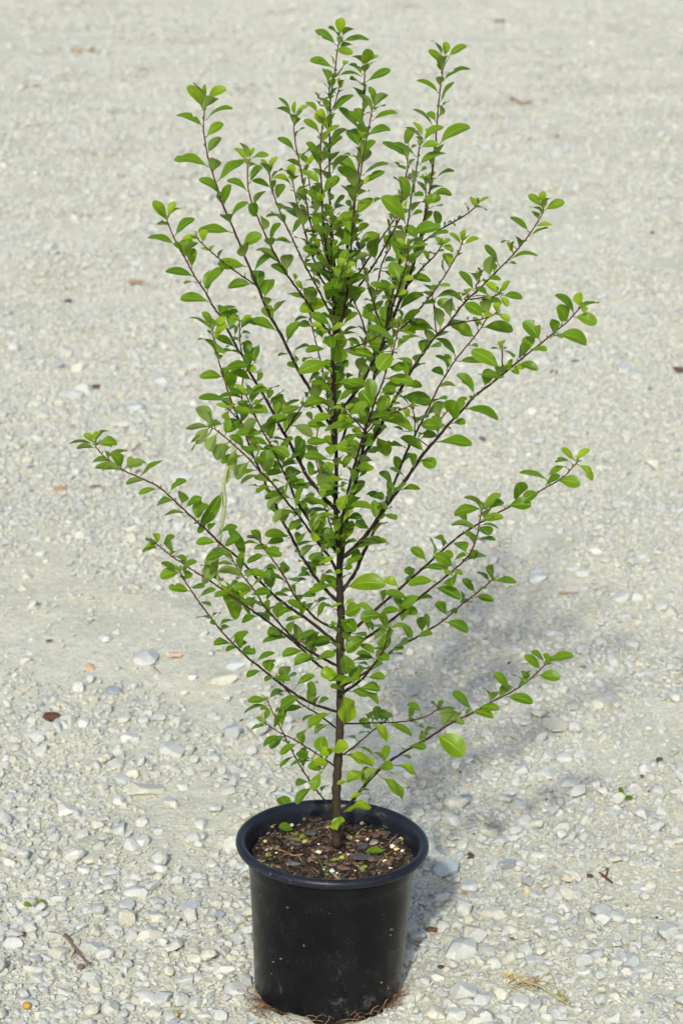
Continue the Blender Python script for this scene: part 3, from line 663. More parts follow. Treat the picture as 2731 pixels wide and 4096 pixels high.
# leaves: tile, then base x y, tip x y, width seen, kind (t upper side, y young upper side, u underside towards the camera)
LV = dict(
T1='''695 340 515 120 100 y;700 330 570 92 55 u;715 210 712 96 48 y;740 225 932 150 95 y;705 345 820 245 115 u;690 540 403 432 80 t;715 470 1002 370 50 t;722 645 898 508 110 t;735 820 868 652 85 u;745 960 388 888 95 t;840 1110 1140 900 125 t;845 1240 635 1100 75 t;900 1335 985 1150 110 t;850 1280 790 1170 40 u;970 1500 1165 1340 75 t;1145 900 1015 770 65 y;1155 890 1055 715 65 u;1170 870 1222 760 50 y;1175 885 1375 850 45 y;1160 960 1228 930 60 u;1165 1055 1310 980 75 t;1150 1215 935 1110 65 t;1215 1360 1345 1222 55 u;1250 1480 1160 1350 120 t;1375 1010 1285 885 60 y;1380 980 1470 865 70 y;1370 1030 1275 930 60 u;1385 1030 1400 960 50 u;1395 1180 1198 1115 75 t;1400 1090 1520 1000 45 t;1390 1090 1568 1090 50 y;1455 1285 1550 1150 100 t;1485 1410 1460 1340 90 u;1520 1510 1345 1495 55 t''',
T6='''1318 455 1300 310 110 u;305 340 158 145 100 y;300 335 180 190 60 y;325 280 405 155 70 y;335 280 455 222 35 y;335 400 192 390 65 t;395 500 602 330 95 t;390 590 108 530 75 t;470 710 370 600 50 t;485 700 630 580 55 u;500 740 545 530 150 t;530 770 565 650 70 t;590 930 295 880 95 t;700 1050 910 850 110 t;750 1195 452 1165 110 t;640 540 470 550 50 y;625 500 565 460 25 y;680 560 735 450 95 y;985 470 635 455 80 t;770 670 665 640 40 y;760 670 800 610 50 y;855 730 900 650 22 u;955 830 845 815 45 t;1010 860 1020 800 55 y;1110 940 1110 905 30 y;1135 825 838 805 110 t;1100 600 1305 500 120 t;1125 735 1130 590 140 u;1215 900 1418 710 60 t;1450 745 1230 665 45 u;1200 1010 950 1050 105 t;1335 1145 1390 965 180 t;1405 1325 1555 1185 75 u;1460 1500 1170 1400 85 t;1390 560 1505 375 65 t;1568 580 1440 565 40 t;890 1370 880 1235 130 t;850 1330 1035 1260 60 t''',
U2='''470 360 335 155 75 y;465 390 178 235 50 u;475 345 455 230 110 u;500 310 640 235 90 y;495 410 665 320 95 y;500 500 600 370 60 y;470 440 400 395 45 t;750 580 510 470 110 t;505 540 290 512 30 u;520 545 522 652 190 y;510 690 370 510 70 t;535 690 570 625 60 t;605 880 912 820 95 t;600 965 312 970 105 t;665 1085 640 900 130 t;690 1265 300 1240 90 t;800 265 688 228 45 y;825 265 968 210 45 y;820 370 985 240 85 t;780 330 672 370 75 t;760 470 800 350 60 t;825 425 952 430 60 t;800 510 700 495 40 t;830 570 882 540 40 t;745 585 648 600 35 t;1010 785 1020 590 200 t;930 870 850 690 140 t;960 1000 690 905 110 t;1020 1050 1115 938 80 t;770 870 860 830 80 y;880 900 1020 850 100 y;900 1200 750 1065 90 y;905 1210 890 1060 110 u;930 1170 1165 1130 90 y;940 1150 1110 1065 50 y;900 1260 540 1250 60 t;885 1195 690 1140 70 t;960 1310 1050 1160 90 t;965 1320 1070 1290 80 t;1190 1330 1378 1138 45 u;1170 1140 1305 1090 40 t;1180 1270 1250 1140 110 t;665 1360 520 1310 65 y;680 1350 778 1315 50 y;670 1390 665 1510 115 y;700 1380 725 1365 30 y;740 1430 960 1370 100 t;940 1380 1165 1420 150 y;1115 1560 1412 1475 110 t;1335 1430 1568 1350 90 t;1350 1360 1568 1260 75 u;1400 1340 1230 1298 40 u;1505 790 1480 690 70 u;1480 700 1295 715 55 t;1540 890 1400 825 55 t;1405 530 1568 280 120 t''',
U5='''445 330 300 85 170 u;450 330 410 165 60 u;440 340 140 365 60 u;430 345 270 550 120 u;460 340 580 300 110 u;400 460 200 550 60 u;380 510 232 638 40 u;530 420 430 640 140 u;655 530 520 750 190 u;650 560 600 720 110 u;770 610 740 895 130 u;930 770 780 1000 150 u;700 590 650 620 60 u;860 600 670 460 110 t;835 240 640 400 190 t;1110 430 765 430 110 t;1185 495 1260 270 170 t;1110 370 1412 220 110 t;1050 250 870 340 120 u;1175 560 940 510 100 t;1180 640 880 650 85 t;1190 600 1430 720 130 y;1250 690 1060 750 90 t;960 730 1110 770 70 t;1100 900 1230 740 100 u;1060 940 828 1055 50 u;1215 1040 1010 960 130 u;1120 970 1340 905 80 t;1460 1065 1450 895 150 t;1530 790 1355 830 100 t;1440 740 1568 680 90 t;1330 550 1480 510 70 t;1515 640 1500 460 150 t;1300 560 1200 520 60 u;1470 1240 1125 1240 85 t;1340 1195 1170 1370 80 u;1400 1345 1240 1535 90 u;1170 1165 1080 1110 25 u;1030 1085 935 1080 20 u;1080 1115 1015 1180 35 u;1460 1090 1568 1140 70 t;1340 1130 1430 1080 30 u;1210 1030 1335 1045 40 t''',
D='''230 220 175 180 35 y;235 215 262 172 45 y;230 230 102 232 18 u;240 215 312 168 20 u;235 250 142 250 28 u;248 232 352 230 60 t;300 305 295 268 30 t;300 300 410 270 28 u;375 350 320 280 55 t;325 320 225 330 32 t;385 372 238 358 42 u;388 358 498 325 42 u;470 400 592 318 38 t;500 420 398 440 26 u;625 485 716 423 30 t;650 525 565 545 50 t;690 545 685 480 65 t;710 560 798 515 38 t;712 590 595 608 24 u;768 605 832 555 50 t;800 655 755 650 15 t;830 685 862 645 45 t;870 745 765 745 45 t;885 700 982 670 30 t;910 765 995 718 45 t;930 800 845 785 28 u;560 750 500 735 25 t;560 740 575 698 45 y;560 765 502 765 30 y;575 780 487 800 25 t;590 760 655 715 35 t;630 795 632 735 65 t;630 815 670 800 15 u;650 820 708 850 35 t;670 890 580 858 35 t;680 900 578 930 58 y;685 895 772 850 30 t;710 940 712 890 50 t;730 1000 620 980 42 t;735 980 808 980 35 t;780 1030 868 995 35 t;775 1065 838 1080 35 t;850 1130 890 1120 12 t;850 1150 768 1145 15 u;880 1190 835 1165 25 t;885 1180 958 1155 22 t;890 1210 940 1190 28 t;845 930 895 940 40 t;835 905 880 865 48 t;840 890 790 870 20 u;950 1280 1040 1215 35 t;990 1300 1010 1225 60 t;945 1275 855 1280 32 t;975 830 1020 820 45 t;1000 890 1020 830 50 t;1015 925 880 895 28 u;1030 860 1110 815 28 t;1150 930 1020 908 35 y;1105 740 1045 690 45 t;1100 745 1035 725 25 t;1115 785 1212 815 60 t;1250 720 1125 705 40 t;1130 755 1220 730 38 t''',
U7='''1570 240 1330 240 80 t;1280 330 1050 370 35 u;1330 450 1150 530 50 t;1400 390 1220 375 55 t;1265 275 1150 275 40 t;1080 610 1095 490 110 t;1470 600 1320 610 45 t;1530 650 1540 530 100 t;1205 770 1310 700 75 t;1120 650 1385 700 85 y;1110 680 830 630 60 u;1030 555 830 540 30 u;1200 790 1000 800 90 t;1210 800 1090 890 85 t;1190 860 1390 840 100 t;1360 770 1490 690 40 u;1540 730 1390 670 50 t;940 810 1055 745 35 t;965 840 810 890 80 t;1120 970 945 960 65 t;1260 1080 1095 1145 85 t;1280 950 1140 945 60 t;1390 1030 1390 915 85 t;1440 1090 1568 1010 100 t;1420 1100 1280 1070 45 t;1390 1150 1310 1090 60 t;1350 920 1430 870 50 u;1500 1260 1360 1270 110 t;1560 1300 1310 1365 80 t''',
F='''720 300 708 240 80 t;665 240 778 210 35 t;665 270 558 290 32 t;720 310 637 330 35 t;725 320 822 335 60 t;825 385 940 335 38 t;910 460 920 375 80 t;860 445 765 490 30 t;1000 240 895 200 60 t;865 270 1010 240 40 t;1120 320 985 355 60 t;1185 350 1060 390 55 t;1200 370 1320 350 60 t;1150 300 1210 200 50 t;1100 240 1190 200 40 t;1140 280 1290 250 40 t;945 490 880 515 30 t;935 495 1035 510 60 t;950 470 990 455 20 t;1000 490 1075 472 20 t;1070 540 1190 475 45 t;1165 610 1190 520 75 t;1010 570 915 610 45 t;1100 600 980 680 75 t;1120 670 1000 695 50 t;1205 670 1280 625 40 t;1185 680 1230 600 25 u;935 710 1010 690 25 t;890 625 770 635 50 t;895 660 750 715 25 t;1190 715 1120 760 35 t;870 770 825 735 40 y;880 765 922 700 40 t;880 790 790 815 30 t;940 800 935 725 65 t;960 740 1020 730 25 t;975 850 870 920 45 t;1000 850 910 930 55 t;1080 900 975 970 50 t;1060 980 975 1055 30 t;1080 880 1125 820 45 t;1290 710 1150 800 55 o;1145 800 1120 920 35 o;1280 780 1190 840 45 u;1240 970 1240 855 95 y;1210 980 1310 940 60 y;1165 1000 1070 975 45 t;1170 1010 1040 1045 30 t;1160 1010 1262 1030 70 y;1240 1060 1145 1050 60 t;1230 1080 1185 1200 60 o;1170 1180 1075 1280 50 t;1230 1210 1275 1168 12 t;1260 1010 1300 940 40 t;1300 940 1402 930 85 y;1365 590 1380 770 125 o;1340 470 1225 470 80 o;1295 175 1325 150 45 o;1350 120 1440 200 95 t;1430 240 1360 230 65 t;1505 240 1390 330 80 t;1370 335 1385 465 100 t;1370 1330 1545 1310 60 o;1290 1290 1245 1300 18 t''',
P='''800 260 785 345 95 o''',
G='''1250 365 1168 302 25 t;1225 390 1130 320 55 t;1265 350 1275 305 50 y;1270 350 1415 322 50 t;1240 360 1345 350 25 t;1215 430 1340 445 60 t;1125 465 1070 435 15 t;1140 460 1130 405 50 t;1130 470 1175 405 25 t;1100 490 1145 478 30 t;1045 510 958 418 50 t;1035 550 1182 590 62 t;940 570 905 510 25 u;945 575 995 530 45 t;880 610 992 625 52 t;835 625 722 527 50 t;825 640 958 675 40 t;800 660 830 630 30 t;665 725 730 650 70 u;665 690 795 705 38 u;570 790 540 770 60 t;560 760 635 735 35 t;520 720 580 750 30 t;485 830 575 845 45 t;635 770 788 885 115 y;450 860 415 828 15 t;345 920 270 872 28 t;380 940 518 1005 40 o;305 950 385 965 65 t;320 1010 435 1135 75 o;300 960 235 1020 60 u;235 980 120 1040 62 o;120 1035 70 1052 28 y;215 1105 145 1130 30 y;190 1090 262 1090 20 u;640 620 600 590 25 t;640 625 680 585 35 t;640 630 740 618 15 u;640 650 755 650 35 u;545 640 470 590 40 t;475 680 470 615 55 t;465 685 528 705 40 t;385 670 300 640 45 t;300 690 275 610 60 t;265 735 190 690 50 t;360 705 492 780 50 t;265 700 350 812 50 o;350 650 390 670 20 u;275 690 230 660 20 u;110 880 275 950 70 o;180 795 110 790 15 t;260 760 195 765 15 t;365 165 240 155 25 u;375 150 490 165 35 y;345 160 350 80 85 t;415 135 490 225 35 t;500 40 435 105 75 t;430 60 325 65 55 t;330 90 200 105 70 t;350 240 385 175 45 t;235 215 120 290 75 t;275 330 175 310 40 t;165 345 270 330 30 t;290 320 360 345 60 t;330 290 265 275 15 t;365 310 435 315 20 t;370 300 450 280 30 t;260 400 330 365 45 t;245 440 342 450 50 t;195 500 312 510 60 t;165 455 20 465 48 y;225 455 85 495 30 y;100 515 30 500 45 t;240 385 135 440 60 t;135 520 302 600 50 o''',
E='''1430 180 1362 125 45 y;1440 185 1512 128 38 y;1450 205 1522 290 45 o;1410 190 1332 200 40 t;1385 215 1303 262 40 y;1340 290 1463 310 62 t;1280 315 1360 268 40 t;1290 285 1145 255 42 t;1135 385 1135 300 85 t;1250 352 1165 405 60 t;1080 425 1208 420 60 t;985 440 1055 400 55 t;960 430 1050 365 55 y;955 415 855 380 20 u;950 440 805 470 45 t;945 450 905 405 35 u;945 495 1062 485 45 t;870 515 810 460 55 t;935 530 985 580 70 t;925 545 790 525 28 u;935 590 860 575 30 t;920 600 1020 605 25 t;865 665 820 615 70 t;880 650 905 705 55 t;760 610 703 590 40 t;740 645 735 600 30 t;660 710 577 645 50 t;650 740 745 755 45 t;800 740 700 680 60 t;730 675 800 690 45 t;800 715 870 685 35 t;600 780 540 770 42 t;795 775 750 775 32 y;800 770 848 775 35 y;800 790 800 842 72 t;700 815 565 830 55 t;700 850 838 910 45 t;510 840 440 808 42 y;430 925 415 872 60 t;565 905 442 880 48 t;520 960 490 900 55 t;630 890 540 950 55 t;525 990 608 965 65 t;375 970 308 935 35 y;240 850 448 838 85 y;1005 800 965 745 58 t;985 815 922 770 22 t;1010 815 1128 828 38 t;925 865 975 858 30 t;912 875 842 808 45 t;910 895 1010 920 42 t;845 920 830 860 20 t;835 935 892 930 15 t;765 990 700 935 52 t;765 980 820 985 25 t;755 1030 875 1080 55 t;665 1055 680 1005 72 t;610 1110 692 1095 35 t;570 1120 530 1050 50 t''',
U4='''790 175 625 70 70 t;720 275 602 200 85 t;870 120 1190 160 90 t;1305 190 1005 10 150 y;1035 470 848 260 85 t;1355 290 1120 260 90 t;1200 350 1080 260 60 t;1410 200 1300 190 60 y;1430 190 1560 190 60 y;1410 195 1435 95 60 y;1420 190 1350 165 50 y;1420 210 1495 260 65 t;940 610 1278 745 110 t;810 710 850 530 190 t;650 395 840 385 45 u;530 690 740 570 85 t;750 615 650 610 35 y;700 720 630 690 18 t;700 815 480 790 115 t;640 960 1010 1000 120 t;510 1060 262 920 115 t;310 1010 65 1010 65 t;480 920 640 890 95 t;470 1145 630 1220 125 t;395 1230 440 1100 120 t;300 1170 400 1095 70 t;310 1330 150 1245 50 t;175 1390 30 1290 90 t;270 1460 470 1460 80 t;190 1500 330 1400 60 t;120 1565 110 1485 110 t;100 1568 0 1510 70 t;385 215 520 150 45 t;385 215 322 135 45 t;260 490 580 530 125 t;400 560 570 570 60 y;385 560 300 485 45 y;410 570 430 500 45 y;110 295 400 345 120 y;50 470 290 360 75 t;90 450 205 460 90 t;145 180 310 200 115 t;320 380 490 390 75 t;150 560 75 515 40 y;160 560 240 510 35 y;165 575 260 565 38 y;130 590 30 580 25 y;130 620 200 635 30 y;240 640 235 595 70 y;280 610 340 690 85 y;20 735 385 865 115 y;80 690 295 695 55 t;450 790 335 700 60 u;430 750 490 720 45 u;420 880 470 885 20 y;290 850 185 810 40 t;20 820 115 820 35 t;0 1020 75 1080 55 t''',
T8='''195 110 85 20 70 y;215 100 200 10 60 y;230 120 420 90 70 y;225 80 320 20 50 u;200 180 80 90 80 t;190 260 130 180 70 y;570 70 490 10 55 y;580 75 660 20 50 y;560 90 515 60 55 y;575 90 685 145 70 y;510 160 585 145 40 t;490 170 430 165 55 y;425 235 365 145 60 y;400 290 335 283 15 t;320 360 375 350 25 y;635 300 600 165 115 y;715 205 775 165 50 u;200 420 450 470 100 t;0 440 200 330 110 t;160 440 272 430 60 y;100 530 18 525 55 y;110 600 205 570 55 y;455 555 365 495 45 t;460 560 515 500 60 t;520 510 655 510 45 y;110 770 375 600 80 t;440 620 340 585 45 t;350 715 500 690 72 t;490 640 740 605 50 t;715 765 520 670 110 t;790 680 640 620 50 u;500 980 220 905 85 t;490 840 520 840 30 t;1000 830 805 700 130 t;905 1040 655 915 150 y;985 940 1305 970 110 t;715 1245 490 1065 90 t;420 1165 560 1145 45 t;400 1160 380 1105 35 t;1150 580 1020 480 100 y;1190 560 1278 455 75 y;1160 590 1215 545 40 y;1200 610 1403 630 85 t;1180 620 1250 725 75 y;1040 580 1045 665 50 y;1050 610 900 540 75 t;1135 600 1130 520 35 t;950 650 1190 700 75 t;1140 790 1190 690 100 y;1100 810 1003 830 75 y;1150 800 1270 880 75 y;1040 800 950 730 65 y;990 920 908 880 50 y;820 880 820 835 40 y;870 640 815 630 45 y;895 550 735 365 95 t;940 480 850 380 60 u;800 590 880 545 50 y;800 590 725 595 30 t;800 595 770 560 25 y;965 395 930 325 50 t;965 400 1055 322 30 u;1000 470 1180 455 35 t;1010 470 990 430 30 u;950 480 1010 460 15 t;1160 290 1005 90 55 t;1300 150 1240 50 60 y;1270 40 1190 65 30 t;1290 130 1325 50 50 t;1270 235 1568 210 58 t;1105 350 1150 300 80 t;1180 310 1340 288 22 t;1370 95 1335 0 45 u;1380 80 1460 38 25 u;1190 1150 1205 1080 80 y;1180 1170 1085 1170 35 t;1200 1180 1310 1260 60 t;1190 1150 1130 1125 25 y;1200 1165 1240 1160 25 t;1385 1255 1390 1100 150 t;1370 1320 1568 1385 85 t;120 960 0 860 80 y;130 940 150 820 60 y;130 950 340 765 60 y;140 970 290 990 110 y;150 985 415 990 60 y;190 1060 370 1065 40 u;110 960 20 900 60 u;60 1060 0 940 50 u;95 1170 240 1040 80 t;290 870 220 840 50 y''',
C='''1120 470 1035 375 75 t;1070 520 1158 530 38 t;1190 435 1230 380 75 t;1215 440 1360 495 75 t;1265 375 1212 290 65 t;1300 330 1195 240 52 t;1325 295 1330 222 55 y;1340 300 1428 283 32 t;1340 290 1350 330 35 y;1300 350 1417 385 60 y''',
U1='''700 340 555 207 75 y;705 290 722 170 80 y;705 340 790 248 55 u;725 365 933 285 90 y;700 375 575 342 25 u;655 455 600 380 80 t;690 420 680 350 50 u;555 585 360 445 75 t;630 530 798 525 58 y;565 640 768 560 40 t;455 755 415 645 50 u;450 735 545 690 30 u''',
T3='''835 540 657 322 90 t;835 380 688 205 50 u;880 380 865 212 100 y;920 400 1145 265 85 y;850 550 890 400 130 u;850 700 1200 570 60 t;795 850 512 705 65 t;820 960 1000 720 75 t;790 1160 800 1005 90 u;850 1010 930 965 20 u;735 1300 465 1070 75 t;800 1500 1190 1290 120 t;590 1400 465 1225 75 y;590 1430 370 1290 50 u;600 1460 860 1285 75 y;565 1470 540 1400 80 u;640 1350 700 1300 40 y;415 1490 380 1310 170 y''',
T5='''1080 1500 920 1365 75 y;1100 1450 1130 1315 75 y;1110 1500 1295 1420 65 y;390 390 85 230 110 t;505 390 205 250 85 t;560 290 795 250 85 y;545 500 890 372 110 t;450 300 530 260 60 t;430 510 500 430 50 t;530 620 645 555 35 t;480 715 470 560 100 u;400 560 290 530 70 t;300 520 230 475 20 u;445 890 290 655 130 t;340 790 225 670 60 t;500 860 520 700 45 t;625 850 525 705 80 t;640 700 550 660 60 y;640 690 765 595 55 y;640 740 640 660 80 u;640 640 630 610 30 y;715 775 730 670 90 u;760 670 995 590 60 t;670 840 845 780 35 t;700 870 958 880 90 t;430 920 605 900 55 t;580 965 825 920 120 y;455 1100 590 970 60 u;385 945 350 815 110 y;340 990 275 885 25 u;390 1050 390 955 70 y;385 1240 65 910 190 y;690 1040 840 1020 25 t;650 1050 690 1000 40 y;440 1150 590 1110 90 t;610 1160 695 1110 25 t;425 1385 825 1280 120 t;370 1340 190 1285 70 u;190 1480 160 1320 150 u;250 1180 150 1120 40 t;600 1470 770 1410 60 t;690 1400 920 1360 50 t;620 1380 630 1290 60 t;590 1390 560 1310 60 u;1250 1020 1185 900 60 y;1270 1000 1265 910 50 u;1290 980 1425 910 45 y;1160 1090 1115 985 25 t;1250 1040 1385 1080 42 t;1030 1180 1130 1165 48 t;870 1280 855 1220 30 t;910 1220 990 1270 12 t''',
T2='''810 300 850 100 140 y;840 330 992 248 55 u;760 430 502 262 110 t;850 390 1175 380 80 t;800 350 665 235 25 t;810 430 790 300 70 u;810 480 950 430 90 t;745 500 975 545 95 y;725 720 433 640 108 t;725 660 690 575 35 y;660 900 620 745 120 t;840 730 922 650 50 y;790 820 1095 855 65 t;680 985 645 870 25 y;690 980 700 880 40 y;670 985 618 940 35 y;700 960 737 940 22 y;685 1110 625 1040 35 u;690 1120 760 1080 40 u;800 970 770 870 35 u;810 960 875 880 40 u;800 990 850 960 60 y;795 1040 870 1000 35 t;780 1070 740 1035 25 t;720 1290 988 1075 90 t;560 1130 495 1040 35 y;555 1120 575 1040 20 u;560 1200 490 1130 25 t;565 1190 580 1140 25 t;525 1290 383 1165 75 t;600 1450 600 1235 150 y;600 1460 508 1325 70 u;560 1550 350 1390 70 y;1135 680 1130 490 165 y;1110 670 965 585 50 u;1150 670 1298 580 45 y;1125 775 1150 680 110 u;1200 690 1255 655 15 u;1095 810 930 680 50 t;1145 900 1450 765 90 t;1120 1000 1085 915 60 u;1070 930 935 880 50 t;1100 1130 965 975 75 t;1130 1100 1150 980 60 t;1240 1220 1165 965 75 y;1215 1270 1075 1070 65 u;1240 1220 1395 1060 110 u;1240 1270 1378 1215 40 t;1190 1290 1110 1335 30 t;1215 1390 1530 1305 50 t;1065 1520 790 1240 105 t;1155 1490 915 1290 75 t;205 1300 38 1110 60 y;240 1310 260 1150 70 y;200 1330 12 1248 40 u;235 1400 200 1310 90 u;255 1305 412 1205 45 y;250 1420 345 1270 70 t''',
T4='''1150 140 1445 72 100 t;255 150 215 80 35 u;260 120 368 50 35 t;250 330 25 175 70 t;320 540 150 445 50 u;395 500 250 355 40 y;400 490 370 380 40 y;415 510 518 375 70 y;400 570 400 500 80 u;350 400 490 320 60 t;370 755 385 660 70 t;270 880 425 762 35 u;215 650 240 490 110 y;210 665 110 568 55 u;230 690 320 640 50 u;215 780 0 655 65 t;555 400 380 235 90 t;570 330 580 225 90 u;600 370 590 270 50 t;655 420 610 290 50 t;700 290 825 140 110 t;600 170 815 20 80 y;560 740 385 590 100 y;420 640 290 565 60 y;610 860 795 650 110 t;590 620 800 480 35 t;560 640 480 550 80 t;720 600 930 400 60 u;1040 600 755 430 150 t;1020 760 775 545 110 t;1070 520 960 370 55 u;955 390 858 370 55 t;1065 430 1040 285 110 u;1130 340 1272 215 110 t;1150 175 1160 100 90 u;1100 630 1425 497 65 t;1130 740 1378 600 70 t;1100 730 1272 645 70 y;1010 910 1040 750 170 u;1000 930 815 755 60 u;1030 900 1172 845 55 u;1015 1120 1230 930 145 t;970 1030 875 970 80 t;1240 975 1320 920 80 t;585 1020 392 830 90 t;580 960 510 860 80 y;580 960 640 880 60 y;690 950 670 830 110 u;700 900 755 885 30 u;465 990 335 900 45 t;560 860 510 770 50 u;720 1040 878 902 70 t;740 1060 880 1020 60 t;730 1190 600 1000 130 y;740 1220 985 1130 110 y;1000 1230 940 1030 110 y;700 1240 432 1130 60 u;710 1260 690 1110 150 u;760 1170 815 1120 30 y;685 1440 462 1270 110 t;730 1340 915 1230 110 u;720 1420 640 1340 70 t;720 1380 835 1390 85 y;1000 1250 1095 1190 70 y;1005 1340 860 1300 78 y;1030 1340 1180 1250 90 y;1050 1500 1295 1375 110 t;1305 1460 1200 1380 40 u;750 1540 1070 1445 100 t;830 1450 790 1300 100 t;410 1160 300 1020 90 t;290 1100 150 980 60 u;250 1070 105 1062 60 t;280 1110 230 1030 60 t;210 1370 340 1200 75 t;400 1480 245 1422 25 u;390 1360 440 1290 40 u;500 1450 415 1375 50 u;500 1450 560 1370 50 u;440 1520 510 1430 90 t;560 1250 415 1195 50 t;240 1520 5 1460 50 t''',
T7='''640 250 345 140 100 t;560 130 480 20 90 y;730 350 820 130 90 t;690 280 640 120 80 t;690 570 350 345 115 t;660 400 505 250 110 t;370 310 460 225 60 t;370 330 465 285 40 u;550 510 400 430 80 t;720 570 690 460 90 u;730 560 830 480 50 u;820 470 995 440 110 y;765 680 1120 490 115 t;850 410 790 260 120 y;870 320 915 280 40 y;880 350 1008 350 75 y;840 430 740 390 70 t;910 250 900 130 130 u;965 310 1200 230 60 u;1060 270 980 150 50 t;1160 480 1165 385 90 y;1210 440 1405 395 45 t;1110 440 1030 410 35 t;1360 420 1568 540 130 t;1440 700 1190 590 90 t;1280 740 1390 660 60 u;1530 640 1435 625 60 y;940 780 900 610 130 y;880 790 1140 660 80 t;680 790 610 610 150 t;690 800 312 930 170 y;690 800 660 765 50 y;360 770 140 715 70 t;350 640 250 565 85 y;250 540 220 455 60 y;380 760 520 710 50 u;430 700 540 650 45 t;400 700 340 640 40 u;575 610 390 550 30 u;700 1110 440 975 110 t;720 1050 570 990 60 t;470 1120 275 1110 100 t;150 1300 300 1070 110 t;240 1070 410 1010 30 u;640 1130 458 1095 75 y;700 1170 868 1090 70 y;670 1170 540 1200 90 y;680 1130 660 1110 60 y;700 1260 873 1250 90 y;700 1310 590 1320 60 y;690 1290 610 1270 60 y;740 1310 740 1568 245 t;600 1270 470 1150 90 t;840 1220 1040 1135 50 u;850 1220 1020 1210 60 u;750 960 1015 975 95 t;860 1100 1050 960 90 t;1040 920 895 860 75 t;1085 985 1258 880 115 t;1320 1090 1100 980 110 t;1230 830 1125 795 25 t;1230 820 1290 765 25 u;1150 1250 1030 1110 60 t;1500 1290 1145 1130 110 y;1330 1300 1150 1150 80 y;880 1275 1070 1390 80 t;990 1390 930 1330 70 y;870 1430 1220 1500 150 t;620 1390 385 1440 90 t;470 1370 250 1420 35 u''',
U3='''1480 30 1300 255 210 y;690 160 300 290 170 y;480 110 355 160 60 t;420 450 568 295 60 t;730 560 445 415 100 t;600 320 500 560 130 u;690 270 620 390 80 u;790 180 910 220 130 t;790 260 830 390 90 t;900 360 960 310 80 t;1250 500 895 420 100 y;760 410 1030 485 90 t;790 660 1060 490 110 t;1220 740 1060 520 200 t;930 815 1160 670 110 y;870 740 708 745 55 y;890 750 985 675 50 y;890 800 808 900 80 y;840 780 860 740 60 y;980 800 1140 840 80 t;1010 880 1030 870 30 y;680 640 358 720 125 t;730 820 490 870 110 y;670 960 405 940 100 t;480 900 380 810 110 t;210 960 300 790 170 u;220 940 470 1080 150 u;340 720 82 800 85 t;400 600 345 525 50 u;400 600 425 520 40 u;500 720 440 740 25 u;695 1150 400 1165 115 t;690 1380 362 1335 95 t;760 1180 700 1320 140 t;1020 1270 765 1215 140 y;1010 1290 860 1470 100 y;1040 1060 880 1190 130 t;1090 1050 970 990 90 y;1060 970 625 1015 85 y;1210 850 1480 830 90 t;1220 990 1390 990 40 t;1180 1265 1345 1290 75 t;1100 1340 1268 1300 50 t;740 1070 685 1035 40 y;1030 1550 1240 1480 80 y;270 1390 100 1450 110 t''',
U6='''970 270 940 80 100 t;1030 240 1150 140 60 t;560 180 540 -30 100 u;550 110 430 160 75 t;720 140 620 10 120 o;570 130 680 110 45 t;890 210 512 300 100 y;740 280 590 445 150 o;750 300 690 260 60 y;820 380 640 390 70 t;890 360 820 350 60 y;920 370 1000 370 50 y;920 390 820 595 150 y;810 300 765 300 35 y;900 260 830 310 70 t;890 570 1215 590 80 t;850 750 985 600 80 y;880 730 1095 710 70 t;870 770 985 830 120 o;840 780 760 870 90 t;1170 830 1010 750 60 t;1190 840 990 790 80 t;1365 490 1150 400 75 t;1415 490 1400 370 130 t;1390 620 1262 515 70 u;1400 590 1275 590 50 t;1410 580 1470 565 20 t;1250 800 1385 685 30 u;700 590 330 500 110 o;690 600 400 640 70 t;800 680 512 700 70 y;340 600 240 660 90 t;370 640 415 570 70 t;330 480 500 425 60 t;190 320 425 330 95 t;200 300 370 270 45 t;325 690 210 620 110 u;170 820 350 750 50 t;390 790 275 855 50 t;460 850 530 660 70 u;500 800 620 830 60 y;480 870 480 990 125 y;290 1050 240 880 100 t;380 880 300 1010 90 t;770 930 552 915 90 y;885 875 800 975 110 y;710 1000 590 1150 110 u;510 1030 335 1170 80 u;740 1190 555 1270 85 y;770 1160 760 1070 70 y;840 1080 1028 1000 60 t;1045 1000 1195 1000 40 t;870 1200 1410 1022 110 t;1200 1010 1350 955 50 t;880 1290 1090 1170 110 t;860 1330 970 1330 90 t;330 1160 243 1120 40 t;330 1165 395 1150 30 t;370 1250 290 1250 25 y;650 1290 450 1300 80 t;750 1390 610 1420 80 u;440 1350 330 1370 50 t;850 1370 750 1385 50 o;430 1270 620 1170 80 t;115 1400 110 1250 115 t''',
U8='''460 170 288 180 70 t;600 270 590 145 120 y;740 290 428 375 85 t;300 450 512 420 65 t;135 240 0 185 60 t;150 200 298 240 80 t;270 260 395 220 55 t;255 385 260 285 85 t;530 520 665 460 70 t;530 690 640 505 100 t;420 610 530 500 60 u;845 515 708 575 50 y;750 590 620 550 50 t;370 600 150 490 100 t;380 570 390 490 75 t;330 690 300 580 80 t;340 690 400 590 70 t;230 605 8 660 95 t;340 690 135 730 60 y;205 900 220 745 120 t;210 360 50 400 70 t;200 430 0 410 50 t;765 760 680 820 60 o;550 880 280 970 80 t;400 950 345 1000 60 y;430 1090 500 920 110 t;420 1060 300 980 80 t;730 1000 445 1055 90 t;770 1130 720 1110 50 t;870 660 1080 560 170 t;880 530 975 465 50 y;980 900 1140 930 70 t;1220 880 1150 760 110 t;1260 900 1400 870 80 t;1400 890 1245 990 60 u;1400 1000 1480 850 90 t;1300 1080 1390 1000 70 t;1240 1200 1020 1150 75 t;1240 1210 990 1240 40 t;1010 1300 835 1290 90 y;1175 1290 1010 1270 60 t''')

